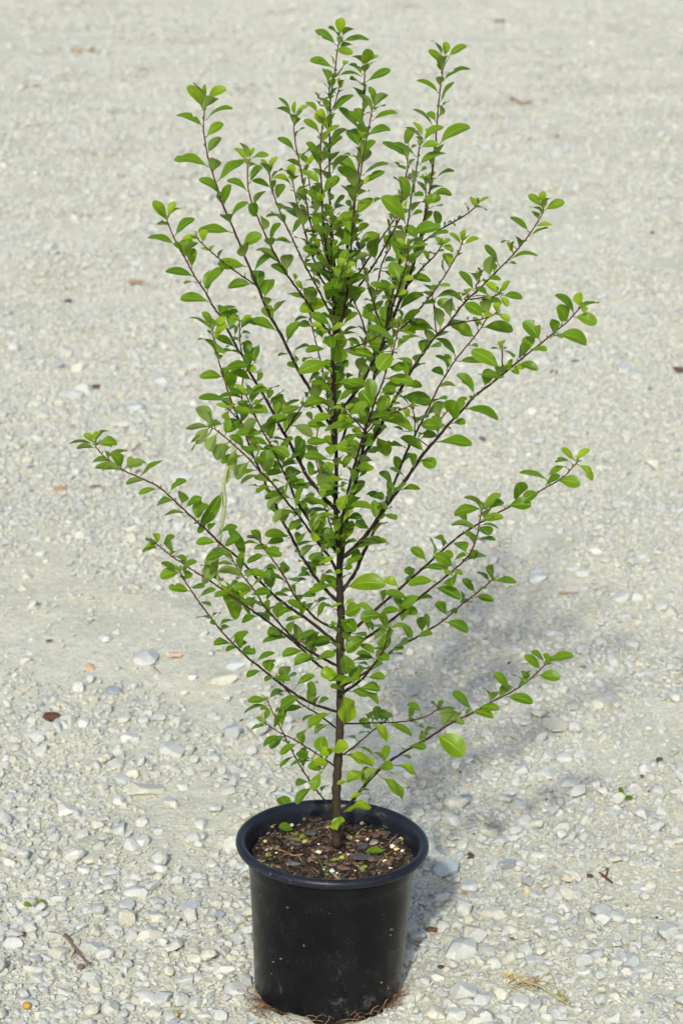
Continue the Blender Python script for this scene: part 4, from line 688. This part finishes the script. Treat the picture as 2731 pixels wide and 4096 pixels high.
def parse(s):
    out=[]
    for part in s.split(';'):
        q=part.split(); t=q[0]
        for c in q[1:]:
            x,y=c.split(','); out.append(S(t,float(x),float(y)))
    return out
class Stem: pass
STEMS={}; ORDER=[]
def nearest(st, px):
    """closest point of a stem in the picture: distance, position along it"""
    best=(1e9,0,0)
    q=st.px
    for i in range(len(q)-1):
        ax,ay=q[i]; bx,by=q[i+1]; dx,dy=bx-ax,by-ay; l=dx*dx+dy*dy
        t=0 if l==0 else max(0,min(1,((px[0]-ax)*dx+(px[1]-ay)*dy)/l))
        d=math.hypot(ax+dx*t-px[0],ay+dy*t-px[1])
        if d<best[0]: best=(d,i,t)
    return best
def lerpv(a,b,t): return a+(b-a)*t
shrub=empty('shrub',(.007,0,.19)); tag(shrub,'bushy shrub with small glossy green leaves on dark stems, growing in the black pot','shrub')
SH=Vector(shrub.location)
for name,par,dpx,dtip,pts in BR:
    P=parse(pts)[::-1]                      # base -> tip
    st=Stem(); st.name=name; st.par=par; st.d=dpx
    if par:
        ps=STEMS[par]; d,i,t=nearest(ps,P[0]); j=(ps.px[i][0]+(ps.px[i+1][0]-ps.px[i][0])*t, ps.px[i][1]+(ps.px[i+1][1]-ps.px[i][1])*t)
        y0=lerpv(ps.dep[i],ps.dep[i+1],t); prr=lerpv(ps.rad[i],ps.rad[i+1],t)
        if d>3: P=[j]+P
        else: P[0]=j
    else: y0=0.0; prr=1
    # densify in the picture
    pp=smooth([Vector((a,b,0)) for a,b in P],5)
    for i in range(1,len(pp)-1):
        dv=(pp[i+1]-pp[i-1]).normalized(); pp[i]=pp[i]+Vector((-dv.y,dv.x,0))*(.8*math.sin(i*2.1+len(name)))
    st.px=[(v.x,v.y) for v in pp]
    L=[0]
    for i in range(1,len(pp)): L.append(L[-1]+(pp[i]-pp[i-1]).length)
    st.len=L; T=L[-1]
    st.dep=[y0+(dtip-y0)*(l/T)**.85 for l in L] if par else [0.0+dtip*(l/T) for l in L]
    st.p3=[at_depth(st.px[i][0],st.px[i][1],st.dep[i]) for i in range(len(pp))]
    d0=dpx; tipd=5.0
    if par is None:
        def td(l):      # trunk: diameters read off the photograph
            f=l/T
            return np.interp(f,[0,.10,.2,.30,.40,.50,.62,.80,1],[38,35,33,33,30,23,15,11,6.5])
        st.rad=[td(l)*.5*mpp(p) for l,p in zip(L,st.p3)]
    else:
        d0*=.9; st.rad=[min((tipd+(d0-tipd)*(1-l/T)**1.15)*.5*mpp(p),prr*.95) for l,p in zip(L,st.p3)]
    st.leaves=[]; STEMS[name]=st; ORDER.append(st)

def leaf(mb, base, tip, nrm, width, young, r1, spot, arch=.12, fold=.25, twist=0.0, pet=.09, shape=.55, wav=0.0):
    a=(tip-base); L=a.length
    if L<1e-5: return
    a=a/L; nrm=(nrm-a*nrm.dot(a))
    if nrm.length<1e-4: nrm=Vector((0,0,1))-a*a.z
    nrm.normalize(); b=nrm.cross(a)
    NS,NW=11,3; vs=[];uv=[];fs=[]
    nib=rnd.random()<.16 and L>.018; ns_,nside,namt=rnd.uniform(.4,.95),rnd.choice((-1,1)),rnd.uniform(.45,.75)
    for i in range(NS+1):
        s=i/NS if i<NS-1 else (.955 if i==NS-1 else 1.0)
        if s<pet: wv=.05+.06*s/pet
        else:
            q=(s-pet)/(1-pet); q=q**(1.0+(shape-.5)*1.7)
            wv=max(.0,math.sin(math.pi*min(1,q))**(.60 if q<.5 else .42))
            wv=max(wv,.10*(1-q)) if q<.5 else wv
        if i==NS: wv=.16
        hw=.5*width*wv
        arc=arch*L*(math.sin(math.pi*s*.95)+ .35*s*s - .25*s)
        c=base+a*(L*s)+nrm*arc
        tw=twist*s
        bb=b*math.cos(tw)+nrm*math.sin(tw); nn=nrm*math.cos(tw)-b*math.sin(tw)
        for k in range(-NW,NW+1):
            u=k/NW
            if nib and abs(s-ns_)<.06 and u*nside>.5: u*=namt
            off=fold*hw*(abs(u)**1.3) - wav*hw*.35*math.sin(s*9+k*.9+r1*7)*abs(u)
            vs.append(c+bb*(hw*u)+nn*off); uv.append((.5+.5*u,s))
    m=2*NW+1
    for i in range(NS):
        for k in range(m-1): fs.append((i*m+k,(i+1)*m+k,(i+1)*m+k+1,i*m+k+1))
    mb.add(vs,fs,(young,r1,spot),uv)

LENS=[]
for t,txt in LV.items():
    for e in txt.split(';'):
        q=e.split(); bx,by,tx,ty,ww=map(float,q[:5]); k=q[5]
        B=S(t,bx,by); E=S(t,tx,ty); wpx=ww*TILES[t][2]
        best=None
        for st in ORDER:
            d,i,f=nearest(st,B); d-= (4 if k=='y' and i>len(st.px)-4 else 0)
            if best is None or d<best[0]: best=(d,st,i,f)
        d,st,i,f=best
        LENS.append((st,i,f,B,E,wpx,k)); st.leaves.append((i+f)/ (len(st.px)-1))
print('traced leaves',len(LENS))
THICK=[q for q in ORDER if q.rad[0]>.0019]
FOL={st.name:MB() for st in ORDER}; STM={st.name:MB() for st in ORDER}
lr=random.Random(21)
def put_leaf(st,node,B3,E3,wm,k,flip=0):
    mb=FOL[st.name]
    petb=node
    young={'t':lr.uniform(0,.28),'y':lr.uniform(.65,1.0),'u':lr.uniform(.1,.5),'o':lr.uniform(.40,.70)}[k]
    spot={'t':(1 if lr.random()<.35 else 0),'y':0,'u':0,'o':1}[k]
    if st.p3[0].z<.75 and k=='t' and lr.random()<.4: spot=1
    a=(E3-B3); Lp=a.length
    scr=(a-VIEW*a.dot(VIEW)).normalized()
    v=(CAM-B3).normalized()
    p=v.cross(scr).normalized()
    if p.z<0: p=-p
    return mb,young,spot,v,p
for (st,i,f,B,E,wpx,k) in LENS:
    node=st.p3[i].lerp(st.p3[i+1],f); Y=node.y-lerpv(st.rad[i],st.rad[i+1],f)*.9
    # a leaf that is seen in front of a thick stem grows on its near side
    front=False
    for q in (.25,.5,.8):
        M=(B[0]+(E[0]-B[0])*q,B[1]+(E[1]-B[1])*q)
        for s2 in THICK:
            d2,i2,f2=nearest(s2,M)
            if s2.rad[i2]>.0017 and d2<s2.rad[i2]/mpp(s2.p3[i2])+wpx*.3:
                ys=lerpv(s2.dep[i2],s2.dep[i2+1],f2)-s2.rad[i2]-.005
                if ys<Y<ys+.06: Y=ys; front=True
    B3=at_depth(B[0],B[1],Y); 
    if (B3-node).length>.022: B3=node.lerp(B3,.022/(B3-node).length) if k!='o' else B3
    E3f=at_depth(E[0],E[1],Y); Lp=(E3f-B3).length; wm=wpx*mpp(B3)
    # true length: a leaf seen short for its width is pointing towards or away from the viewer
    Lr=max(Lp*1.04, wm*1.45, min(.026,Lp*1.7) if k in 'tu' else .014)
    dz=math.sqrt(max(0,Lr*Lr-Lp*Lp))*.85
    away=(-1 if (lr.random()<.62 or front) else 1)
    if k=='u': away=-1
    E3=at_depth(E[0],E[1],Y+away*dz)
    mb,young,spot,v,p=put_leaf(st,node,B3,E3,wm,k)
    if k=='y' and math.hypot(B[0]-E[0],B[1]-E[1])>72: young=lr.uniform(.28,.5)
    Wr=max(wm*1.20, Lr*.48); r=min(.985,max(.12,wm/Wr))
    sgn=-1 if k=='u' else 1
    if k=='o': sgn=1
    n0=v*(r*sgn)+p*math.sqrt(max(0,1-r*r))
    droop = k=='o'
    rt=wpx/max(1,math.hypot(B[0]-E[0],B[1]-E[1]))
    leaf(mb,B3,E3,n0,Wr,young,lr.random(),spot,arch=lr.uniform(.06,.17),fold=lr.uniform(.10,.42) if not droop else .3,twist=lr.uniform(-.35,.35),
         pet=.10 if Lr>.02 else .05,shape=lr.uniform(.48,.72),wav=lr.uniform(0,.35) if not droop else .9)
    STM[st.name].tube([node,node.lerp(B3,.5)+Vector((0,0,-.0006)),B3+(E3-B3)*.06],[.00075,.0006,.00055],5,(.16,.20,.05) if k!='o' else (.2,.18,.05),cap=False)
# leaves pointing at or away from the viewer were too foreshortened to trace: fill the nodes left bare
golden=2.399; extra=0
for st in ORDER:
    n=len(st.p3)-1; L3=[0]
    for i in range(1,n+1): L3.append(L3[-1]+(st.p3[i]-st.p3[i-1]).length)
    T=L3[-1]; pos=.035 if st.par else .33*T; ang=lr.uniform(0,6.28)
    used=[np.interp(u*n,range(n+1),L3) for u in st.leaves]
    while pos<T-.004:
        i=max(0,min(n-1,int(np.searchsorted(L3,pos))-1)); f=(pos-L3[i])/max(1e-6,L3[i+1]-L3[i])
        node=st.p3[i].lerp(st.p3[i+1],f); t=(st.p3[i+1]-st.p3[i]).normalized()
        near=[u for u in used if abs(u-pos)<.0048]
        dense=st.name in('TR','S2','B12','B16','B11','B43','B44','B39','B40','B9','B8','B7','B24','B21','B62','B63')
        if not near and lr.random()<(1.0 if dense else .5):
            e1=t.cross(Vector((0,0,1))).normalized() if abs(t.z)<.98 else Vector((1,0,0)); e2=t.cross(e1)
            ang_=ang+lr.uniform(-.3,.3); d=e1*math.cos(ang_)+e2*math.sin(ang_)
            if abs(d.x)>.6: d=Vector((d.x*.35,d.y if abs(d.y)>.2 else .6*(1 if lr.random()<.5 else -1),d.z))
            d=(d.normalized()*.8+t*.35+Vector((0,0,.25))).normalized()
            Ln=lr.uniform(.020,.033)*(1 if pos<T*.85 else .7); W=Ln*lr.uniform(.46,.60)
            n0=Vector((lr.uniform(-.3,.3),lr.uniform(-.35,.2),1)); yg=lr.uniform(0,.35)+.45*max(0,(pos/T-.7)/.3)
            B3=node+d*.0035
            leaf(FOL[st.name],B3,B3+d*Ln,n0,W,min(1,yg),lr.random(),1 if lr.random()<.2 else 0,arch=lr.uniform(.06,.16),fold=lr.uniform(.12,.4),twist=lr.uniform(-.4,.4),shape=lr.uniform(.5,.7))
            STM[st.name].tube([node,B3+d*.002],[.0007,.00055],5,(.16,.20,.05),cap=False); extra+=1
            ang+=math.pi+lr.uniform(-.5,.5)
        # a tiny axillary bud
        if lr.random()<.5:
            q=node+Vector((lr.uniform(-1,1),lr.uniform(-1,1),.6)).normalized()*.0022
            v=ICO2[0]*np.array([.0010,.0010,.0018])+np.array(q[:]); STM[st.name].add(v.tolist(),ICO2[1],(.14,.15,.05))
        pos+=lr.uniform(.008,.013)
print('filled leaves',extra)
# small terminal bud leaves on every tip
for st in ORDER:
    tip=st.p3[-1]; t=(st.p3[-1]-st.p3[-3]).normalized(); e1=t.cross(Vector((0,1,0))).normalized(); e2=t.cross(e1)
    for q in range(4):
        a=q*golden+lr.random(); d=(t*.9+(e1*math.cos(a)+e2*math.sin(a))*.5).normalized(); Ln=lr.uniform(.006,.012)
        leaf(FOL[st.name],tip-t*.002,tip-t*.002+d*Ln,Vector((0,-.1,1))-d*.3,Ln*.45,lr.uniform(.85,1),lr.random(),0,arch=-.05,fold=.5,shape=.5,pet=.02)
for st in ORDER:
    mb=STM[st.name]; n=len(st.p3); cols=[]; rr=[]
    Tn=st.len[-1]
    for i in range(n):
        f=st.len[i]/Tn
        if st.par is None:
            g=max(0,min(1,(f-.30)/.25)); c=tuple(a+(b-a)*g for a,b in zip((.040,.030,.019),(.011,.0075,.006)))
        else:
            g=max(0,(f-.45)/.55); c=tuple(a+(b-a)*g for a,b in zip((.020,.0095,.008),(.10,.024,.027) if st.name not in('S2','B8','B12') else (.03,.014,.014)))
            if st.d>12 and f<.3 and st.p3[0].z<.62:
                h=(1-f/.3)*.6; c=tuple(a+(b-a)*h for a,b in zip(c,(.034,.024,.018)))
        cols.append(c); node=1+.10*math.sin(st.len[i]*.115+st.d)+lr.uniform(-.05,.05); rr.append(st.rad[i]*node)
    mb.tube(st.p3,rr,12 if st.par is None else 8,cols)
    nm='trunk' if st.par is None else 'branch'
    so=mb.build(nm,M_BARK,shrub,loc=SH[:]) if False else mb.build(nm,M_BARK,None)
    so.parent=shrub; so.matrix_parent_inverse.identity(); so.location=-SH
    if len(FOL[st.name].v):
        fo=FOL[st.name].build('leaves',M_LEAF,None); fo.parent=so
# pale fibrous roots coming out under the pot
mb=MB()
for k in range(90):
    u=rnd.random()
    a=R(rnd.choice([rnd.uniform(195,238),rnd.uniform(205,232),rnd.uniform(262,330),rnd.uniform(318,352)])); r0=.0945; p=Vector((r0*math.cos(a),r0*math.sin(a),rnd.uniform(.0,.006)))
    pts=[p]; d=Vector((math.cos(a+rnd.uniform(-1.3,1.3)),math.sin(a+rnd.uniform(-1.3,1.3)),0)); h=rnd.uniform(.002,.014) 
    out=rnd.uniform(.004,.016)*(2.1 if 205<math.degrees(a)<240 else 1)
    tang=Vector((-math.sin(a),math.cos(a),0))*rnd.uniform(-1,1)*.028
    for s in range(1,5):
        q=p+Vector((math.cos(a),math.sin(a),0))*out*math.sin(s/4*2.2)+tang*(s/4)+Vector((rnd.uniform(-.002,.002),rnd.uniform(-.002,.002),h*math.sin(s/4*3.0)))
        pts.append(q)
    c=rnd.choice([(.27,.15,.075),(.20,.115,.065),(.34,.21,.11),(.15,.09,.055)])
    mb.tube(smooth(pts,3),rnd.uniform(.00025,.0005),4,c,cap=False)
ro=mb.build('roots',M_ROOT,None); ro.parent=shrub; ro.location=-SH

# the wilted shoot of another plant that hangs at the left, caught on the shrub
YS=.045
def hp(t,x,y,dy=0): sx,sy=S(t,x,y); return at_depth(sx,sy,YS+dy)
hs=empty('hanging_shoot',hp('U2',865,840)[:]); HS=Vector(hs.location)
tag(hs,'wilted shoot with long narrow leaves and pale fleshy stem, hanging down behind the left branches','plant shoot')
mb=MB(); P_=smooth([hp('U2',868,820),hp('U2',850,1010),hp('U2',838,1200),hp('U2',835,1460),hp('U5',790,440),hp('U5',700,700),hp('U5',655,860),hp('U5',612,1080),hp('U5',630,1250),hp('U5',610,1450),hp('U7',880,150),hp('U7',855,310)],4)
n=len(P_); cc=[(.24,.12,.05) if i/n<.30 else (.33,.37,.20) for i in range(n)]
so=mb; so.tube(P_,[.0010+.0014*min(1,max(0,(i/n-.30)/.3)) for i in range(n)],8,cc)
st_o=so.build('stem',M_ROOT,None); st_o.parent=hs; st_o.location=-HS
mb=MB()
def hl(t,bx,by,tx,ty,ww,yg,und,dy=0,arch=.05,tw=.2):
    b=hp(t,bx,by,dy*.3); e=hp(t,tx,ty,dy); a=e-b; v=(CAM-b).normalized()
    p=v.cross(a).normalized(); wm=ww*TILES[t][2]*mpp(b); n0=v*(-.85 if und else .85)+p*.5
    leaf(mb,b,e,n0,wm*1.15,yg,.3,0,arch=arch,fold=.3,twist=tw,shape=.5,wav=.4)
hl('U5',590,1150,335,1560,150,.05,0,-.01); hl('U7',700,60,640,215,70,.05,0)
hl('U7',920,110,1110,430,105,.1,0,.01); hl('U7',850,330,690,740,165,.2,1,.0,-.05,.1)
hl('U7',850,720,1030,1112,150,.45,0,.01,.12); hl('U7',880,690,1168,1070,65,.3,0,.02,.1); hl('U7',920,850,1095,1020,45,.7,1,.0,.15)
hl('U5',600,1130,600,1345,55,.9,1); hl('U5',680,840,650,1050,50,.6,1)
lo=mb.build('leaves',M_LEAF,None); lo.parent=hs; lo.location=-HS
mb=MB(); mb.tube(smooth([hp('U7',855,310),hp('U7',830,520,.006),hp('U7',840,720,.0)]),[.0014]*13,6,(.30,.34,.16)); so=mb.build('stem_end',M_ROOT,None); so.parent=hs; so.location=-HS
stick('dry_stem',[('P',245,425),('P',320,380),('P',400,340),('P',505,295)],.0008,(.36,.26,.12),'thin straw-coloured stem lying over the mix at the left of the pot',soil=True,lift=.005)
stick('conifer_sprig',[('P',385,362),('P',340,350),('P',290,320)],.0010,(.42,.22,.12),'orange-brown conifer sprig on the mix at the far left',soil=True,lift=.006,br=[(.3,(.008,.004,.002)),(.5,(-.002,.008,.002)),(.7,(-.008,.001,.001)),(.8,(.001,.006,.001))])
stick('conifer_sprig',[('P',570,505),('P',500,510),('P',430,485)],.0010,(.38,.20,.10),'orange-brown conifer sprig on the mix nearer the front left',soil=True,lift=.005,br=[(.3,(.003,-.006,.002)),(.5,(-.004,.006,.001)),(.7,(-.006,-.005,.001))])
stick('conifer_sprig',[('P',1030,560),('P',1080,510),('P',1130,470)],.0009,(.34,.19,.10),'brown conifer sprig on the right of the mix',soil=True,lift=.005,br=[(.3,(.006,-.002,.001)),(.6,(-.003,.006,.001))])
stick('twig',[('P',575,300),('P',566,240),('P',556,190)],.0024,(.19,.105,.065),'upright broken brown twig stub standing in the mix left of the trunk',soil=True,lift=.004)
stick('twig',[('P',770,470),('P',765,430),('P',768,405)],.0014,(.20,.12,.08),'short brown peg of wood in front of the trunk foot',soil=True,lift=.004)
stick('twig',[('P',880,560),('P',930,572),('P',985,580)],.0009,(.24,.12,.07),'thin reddish twig near the front right of the rim on the mix',soil=True,lift=.004)
stick('twig',[('P',1110,420),('P',1150,380),('P',1180,345)],.0007,(.36,.28,.2),'thin pale grey twig right of the long grey-brown bark chip',soil=True,lift=.006)
stick('grass_blade',[('P',665,545),('P',690,585),('P',718,625)],.0011,(.08,.17,.03),'short green grass blade on the mix at the front rim','grass blade',soil=True,lift=.004)
stick('stick',[('R3',410,842),('R3',455,905),('R3',505,970),('R3',565,1045)],.0025,(.22,.14,.09),'brown forked stick lying on the gravel, lower left of the picture','stick',lift=.008,br=[(.55,(-.004,-.022,.0))])
stick('stick',[('R4',1060,430),('R4',1095,455),('R4',1138,488)],.0024,(.12,.055,.04),'dark red-brown stick on the gravel at the right, level with the pot rim','stick',lift=.005,br=[(.5,(.006,.02,.002))])
stick('stick',[('W2',1010,1580),('W2',1060,1540),('W2',1105,1500)],.0035,(.42,.24,.15),'orange-brown splinter on the gravel beside the long left branch','stick',lift=.006)
stick('stick',[('W3',500,362),('W3',580,368),('W3',660,364)],.009,(.36,.25,.16),'blurred orange-brown stick far behind at the top left','stick',lift=.008)
stick('stick',[('W4',275,765),('W4',350,790),('W4',420,785)],.009,(.28,.17,.12),'blurred brown stick far behind, right of the tallest right shoot','stick',lift=.008)
stick('stick',[('W3',160,600),('W3',230,600),('W3',280,590)],.005,(.20,.16,.10),'blurred thin dark stick far behind at the left edge','stick',lift=.006)
stick('stick',[('Q',880,245),('Q',930,242),('Q',985,240)],.003,(.36,.25,.19),'pinkish brown sliver in the shrub shadow on the right','stick',lift=.004)
stick('stick',[('R2',965,425),('R2',985,445),('R2',1005,465)],.0016,(.26,.2,.14),'tiny twig under the wide pyramid-shaped stone','stick',lift=.004)
def leafbit(t,x,y,ww,hh,c,lab,seed,cat='bark fragment',name='bark_fragment',tz=.25):
    sx,sy=S(t,x,y); p=on_ground(sx,sy); k=mpp(p)*TILES[t][2]
    v=stone_shape(seed,ICO3,9,1.0,.12); v/=np.abs(v).max(0); dep=math.asin((CAM-p).normalized().z)
    rx=ww*k*.5; v=v*np.array([rx,max(rx*.4,hh*k*.42/math.sin(dep)*.8),max(.0012,rx*tz)])
    mb=MB(); mb.add(v.tolist(),ICO3[1],c); o=mb.build(name,M_CHIP,None,smooth=False)
    o.location=(p.x,p.y,float(gheight(p.x,p.y))+max(.003,rx*tz*.7)+.003); tag(o,lab,cat)
for i,a in enumerate([
('R2',325,735,110,80,(.13,.055,.04),'ragged dark reddish brown clump of debris on the gravel, far left'),
('R2',308,283,50,22,(.14,.06,.045),'small dark brown fragment above the tiny blue pebble at the left'),
('W2',535,387,70,28,(.10,.06,.06),'thin dark fragment on the gravel left of the upper left branches'),
('W2',755,1068,74,44,(.15,.085,.065),'reddish brown fragment on the gravel left of the middle left branches'),
('W2',745,1845,105,40,(.22,.17,.17),'grey-brown flake on the gravel below the long left branch'),
('W2',1070,270,130,36,(.40,.28,.18),'orange dead leaf scrap on the gravel left of the upper left branches'),
('R4',42,795,85,44,(.15,.07,.05),'red-brown bark fragment in the pot shadow right of the pot wall'),
('R4',90,1028,50,34,(.10,.05,.04),'dark curled fragment below the biggest white wedge, right foot of the pot'),
('R4',780,404,30,24,(.58,.30,.16),'tiny orange chip on the gravel right of the pot rim'),
('R4',240,552,34,18,(.45,.24,.15),'small orange flake under the pointed grey stone right of the pot'),
('R4',1408,713,24,20,(.08,.045,.035),'dark speck of bark near the right edge, level with the pot wall'),
('R4',1228,630,22,14,(.30,.12,.07),'red-brown speck on the bare dust at the right'),
('Q',1435,1168,44,36,(.10,.08,.075),'dark square fragment on the dust near the right edge'),
('Q',1338,1252,28,20,(.15,.08,.045),'small brown fragment just below the dark square one'),
('Q',1044,1300,24,20,(.16,.06,.05),'small reddish fragment below the long white stone on the right'),
('Q',470,494,26,16,(.10,.05,.05),'tiny dark red fragment in the shrub shadow'),
('Q',1012,650,40,18,(.20,.16,.17),'greyish fragment above the lowest right branch tip'),
('Q',330,1237,22,16,(.10,.06,.06),'tiny dark fragment on dust above the pot rim on the right'),
('W1',810,1,1,1,(.1,.05,.04),''),
('W1',760,480,80,22,(.16,.13,.14),'thin dark flake behind the upper right branches'),
('W1',590,565,70,26,(.18,.13,.13),'dark purplish fragment right of the upper right branches'),
('W1',1520,525,60,32,(.14,.09,.07),'brown fragment at the right edge of the picture, upper middle'),
('W1',1320,697,36,24,(.15,.12,.07),'olive brown fragment near the right edge, upper middle'),
('W1',50,1085,60,40,(.14,.10,.11),'dark purple-grey fragment beside the big middle right leaf'),
('W4',190,168,90,36,(.30,.20,.16),'blurred brown fragment far behind at the top right'),
('W3',1165,1360,50,22,(.26,.17,.14),'blurred reddish fragment left of the tallest left shoot'),
('R3',145,830,40,40,(.13,.08,.06),'dark crumb against the right side of the large white left-edge stone'),
('R3',505,1045,40,60,(.30,.18,.14),'mottled reddish crumb at the lower end of the forked brown stick'),
('R3',1500,885,40,40,(.06,.045,.035),'blackish crumb on the gravel just left of the pot wall'),
('R3',1540,490,30,30,(.28,.15,.09),'brown crumb touching the upper left of the pot wall'),
('R2',1100,365,120,44,(.60,.45,.33),'tan-orange flake right of the wide pyramid-shaped stone'),
]):
    if a[6]: leafbit(*a,seed=2000+i)
sx,sy=S('R3',170,1302); p=on_ground(sx,sy)
mb=MB(); mb.add((ICO3[0]*np.array([.0056,.0056,.0054])).tolist(),ICO3[1],(.50,.30,.06)); o=mb.build('seed',M_CHIP,None); o.location=(p.x,p.y,float(gheight(p.x,p.y))+.009); tag(o,'mustard yellow ball, like a dry seed, on the gravel at the lower left','seed')
sx,sy=S('R3',1110,1368); p=on_ground(sx,sy)
mb=MB(); mb.add((ICO3[0]*np.array([.0030,.0070,.003])).tolist(),ICO3[1],(.52,.36,.10)); o=mb.build('seed',M_CHIP,None); o.location=(p.x,p.y,float(gheight(p.x,p.y))+.010); tag(o,'narrow yellow-brown seed husk at the bottom edge left of the pot','seed')
# fallen leaves and seedlings: (tile, base, tip, width, young, label, name, category, on the soil?)
for i,(t,bx,by,tx,ty,ww,yg,lab,nm,ct,soil) in enumerate([
('P',485,245,410,190,60,.15,'dull green fallen leaf leaning on the inner wall at the back left of the pot','fallen_leaf','leaf',1),
('P',508,360,415,365,52,.2,'wrinkled pale green fallen leaf on the mix at the left','fallen_leaf','leaf',1),
('P',950,488,1068,492,36,.25,'curved green fallen leaf on the mix at the right','fallen_leaf','leaf',1),
('P',545,425,580,412,26,.8,'tiny bright green leaf scrap in the middle left of the mix','fallen_leaf','leaf',1),
('R3',205,655,150,668,34,.8,'bright green leaf scrap on the gravel at the far left','leaf_scrap','leaf',0),
('R3',235,650,285,640,30,.5,'darker green leaf scrap right of the bright one on the far left gravel','leaf_scrap','leaf',0),
('Q',1235,1375,1285,1390,26,0,'small dark green seedling on the dust at the right','seedling','seedling',0),
('R4',520,860,525,885,22,.4,'tiny green speck of leaf between the stones right of the pot','leaf_scrap','leaf',0)]):
    sx,sy=S(t,bx,by); ux,uy=S(t,tx,ty)
    if soil:
        a=on_ground(sx,sy,.19); b=on_ground(ux,uy,.19); a=Vector((a.x,a.y,soilz(a.x,a.y)+.006)); b=Vector((b.x,b.y,soilz(b.x,b.y)+(.018 if i==0 else .008)))
        if i==0: b=Vector((b.x+.002,b.y-.012,b.z))
    else:
        a=on_ground(sx,sy); b=on_ground(ux,uy); a=Vector((a.x,a.y,float(gheight(a.x,a.y))+.008)); b=Vector((b.x,b.y,float(gheight(b.x,b.y))+.011))
    mb=MB(); leaf(mb,a,b,Vector((0,-.35,1)),ww*TILES[t][2]*mpp(a)*1.5,yg,.4,0 if yg>.5 else .6,arch=.1,fold=.2)
    if nm=='seedling':
        leaf(mb,a,a+Vector((-.004,.02,.008)),Vector((0,-.3,1)),.008,.1,.3,0,arch=.1,fold=.2); mb.tube([a-Vector((0,0,.008)),a],.0006,5,(0,.2,0))
    o=mb.build(nm,M_LEAF,None,loc=a[:]); tag(o,lab,ct)
# dried weed at the lower right
wd=empty('dried_weed',tuple(on_ground(*S('R4',640,1130)))); tag(wd,'yellowed dried weed with crumpled ends lying across the gravel at the lower right','weed')
def gp(t,x,y,l): 
    p=on_ground(*S(t,x,y)); return Vector((p.x,p.y,float(gheight(p.x,p.y))+l))-wd.location
mb=MB(); mb.tube(smooth([gp('R4',470,1105,.010),gp('R4',540,1105,.016),gp('R4',600,1140,.014),gp('R4',700,1190,.018),gp('R4',780,1225,.013),gp('R4',875,1265,.009)]),.0014,6,(.42,.38,.22))
for k in range(14): 
    q=gp('R4',rnd.uniform(560,690),rnd.uniform(1115,1165),.010); mb.tube(smooth([q,q+Vector((rnd.uniform(-.015,.02),rnd.uniform(-.01,.012),rnd.uniform(-.002,.007))),q+Vector((rnd.uniform(-.01,.03),rnd.uniform(-.018,.01),0))]),.0009,5,(.44,.38,.22))
mb.build('stem',M_ROOT,wd)
def crumple(pts,nm,c,s,lo,hi):
    mb=MB()
    for k in range(pts):
        f=rnd.random(); q=gp('R4',lo[0]+(hi[0]-lo[0])*f+rnd.uniform(-8,8),lo[1]+(hi[1]-lo[1])*f+rnd.uniform(-10,10),.010+rnd.random()*.008)
        a=rnd.uniform(0,6.28); d=Vector((math.cos(a),math.sin(a),rnd.uniform(-.3,.5)))*s*rnd.uniform(.5,1); n_=Vector((-d.y,d.x,rnd.uniform(-.01,.01)))*.6
        mb.add([q-d,q+n_*.8,q+d,q-n_*.8,q+Vector((0,0,s*.3))],[(0,3,4),(3,2,4),(2,1,4),(1,0,4)],c)
    mb.build(nm,M_ROOT,wd,smooth=False)
crumple(34,'dry_leaves',(.50,.43,.24),.005,(475,1115),(600,1125)); crumple(34,'seed_head',(.38,.35,.13),.0045,(790,1220),(870,1262)); crumple(26,'flower_head',(.33,.24,.18),.004,(630,1135),(690,1150))
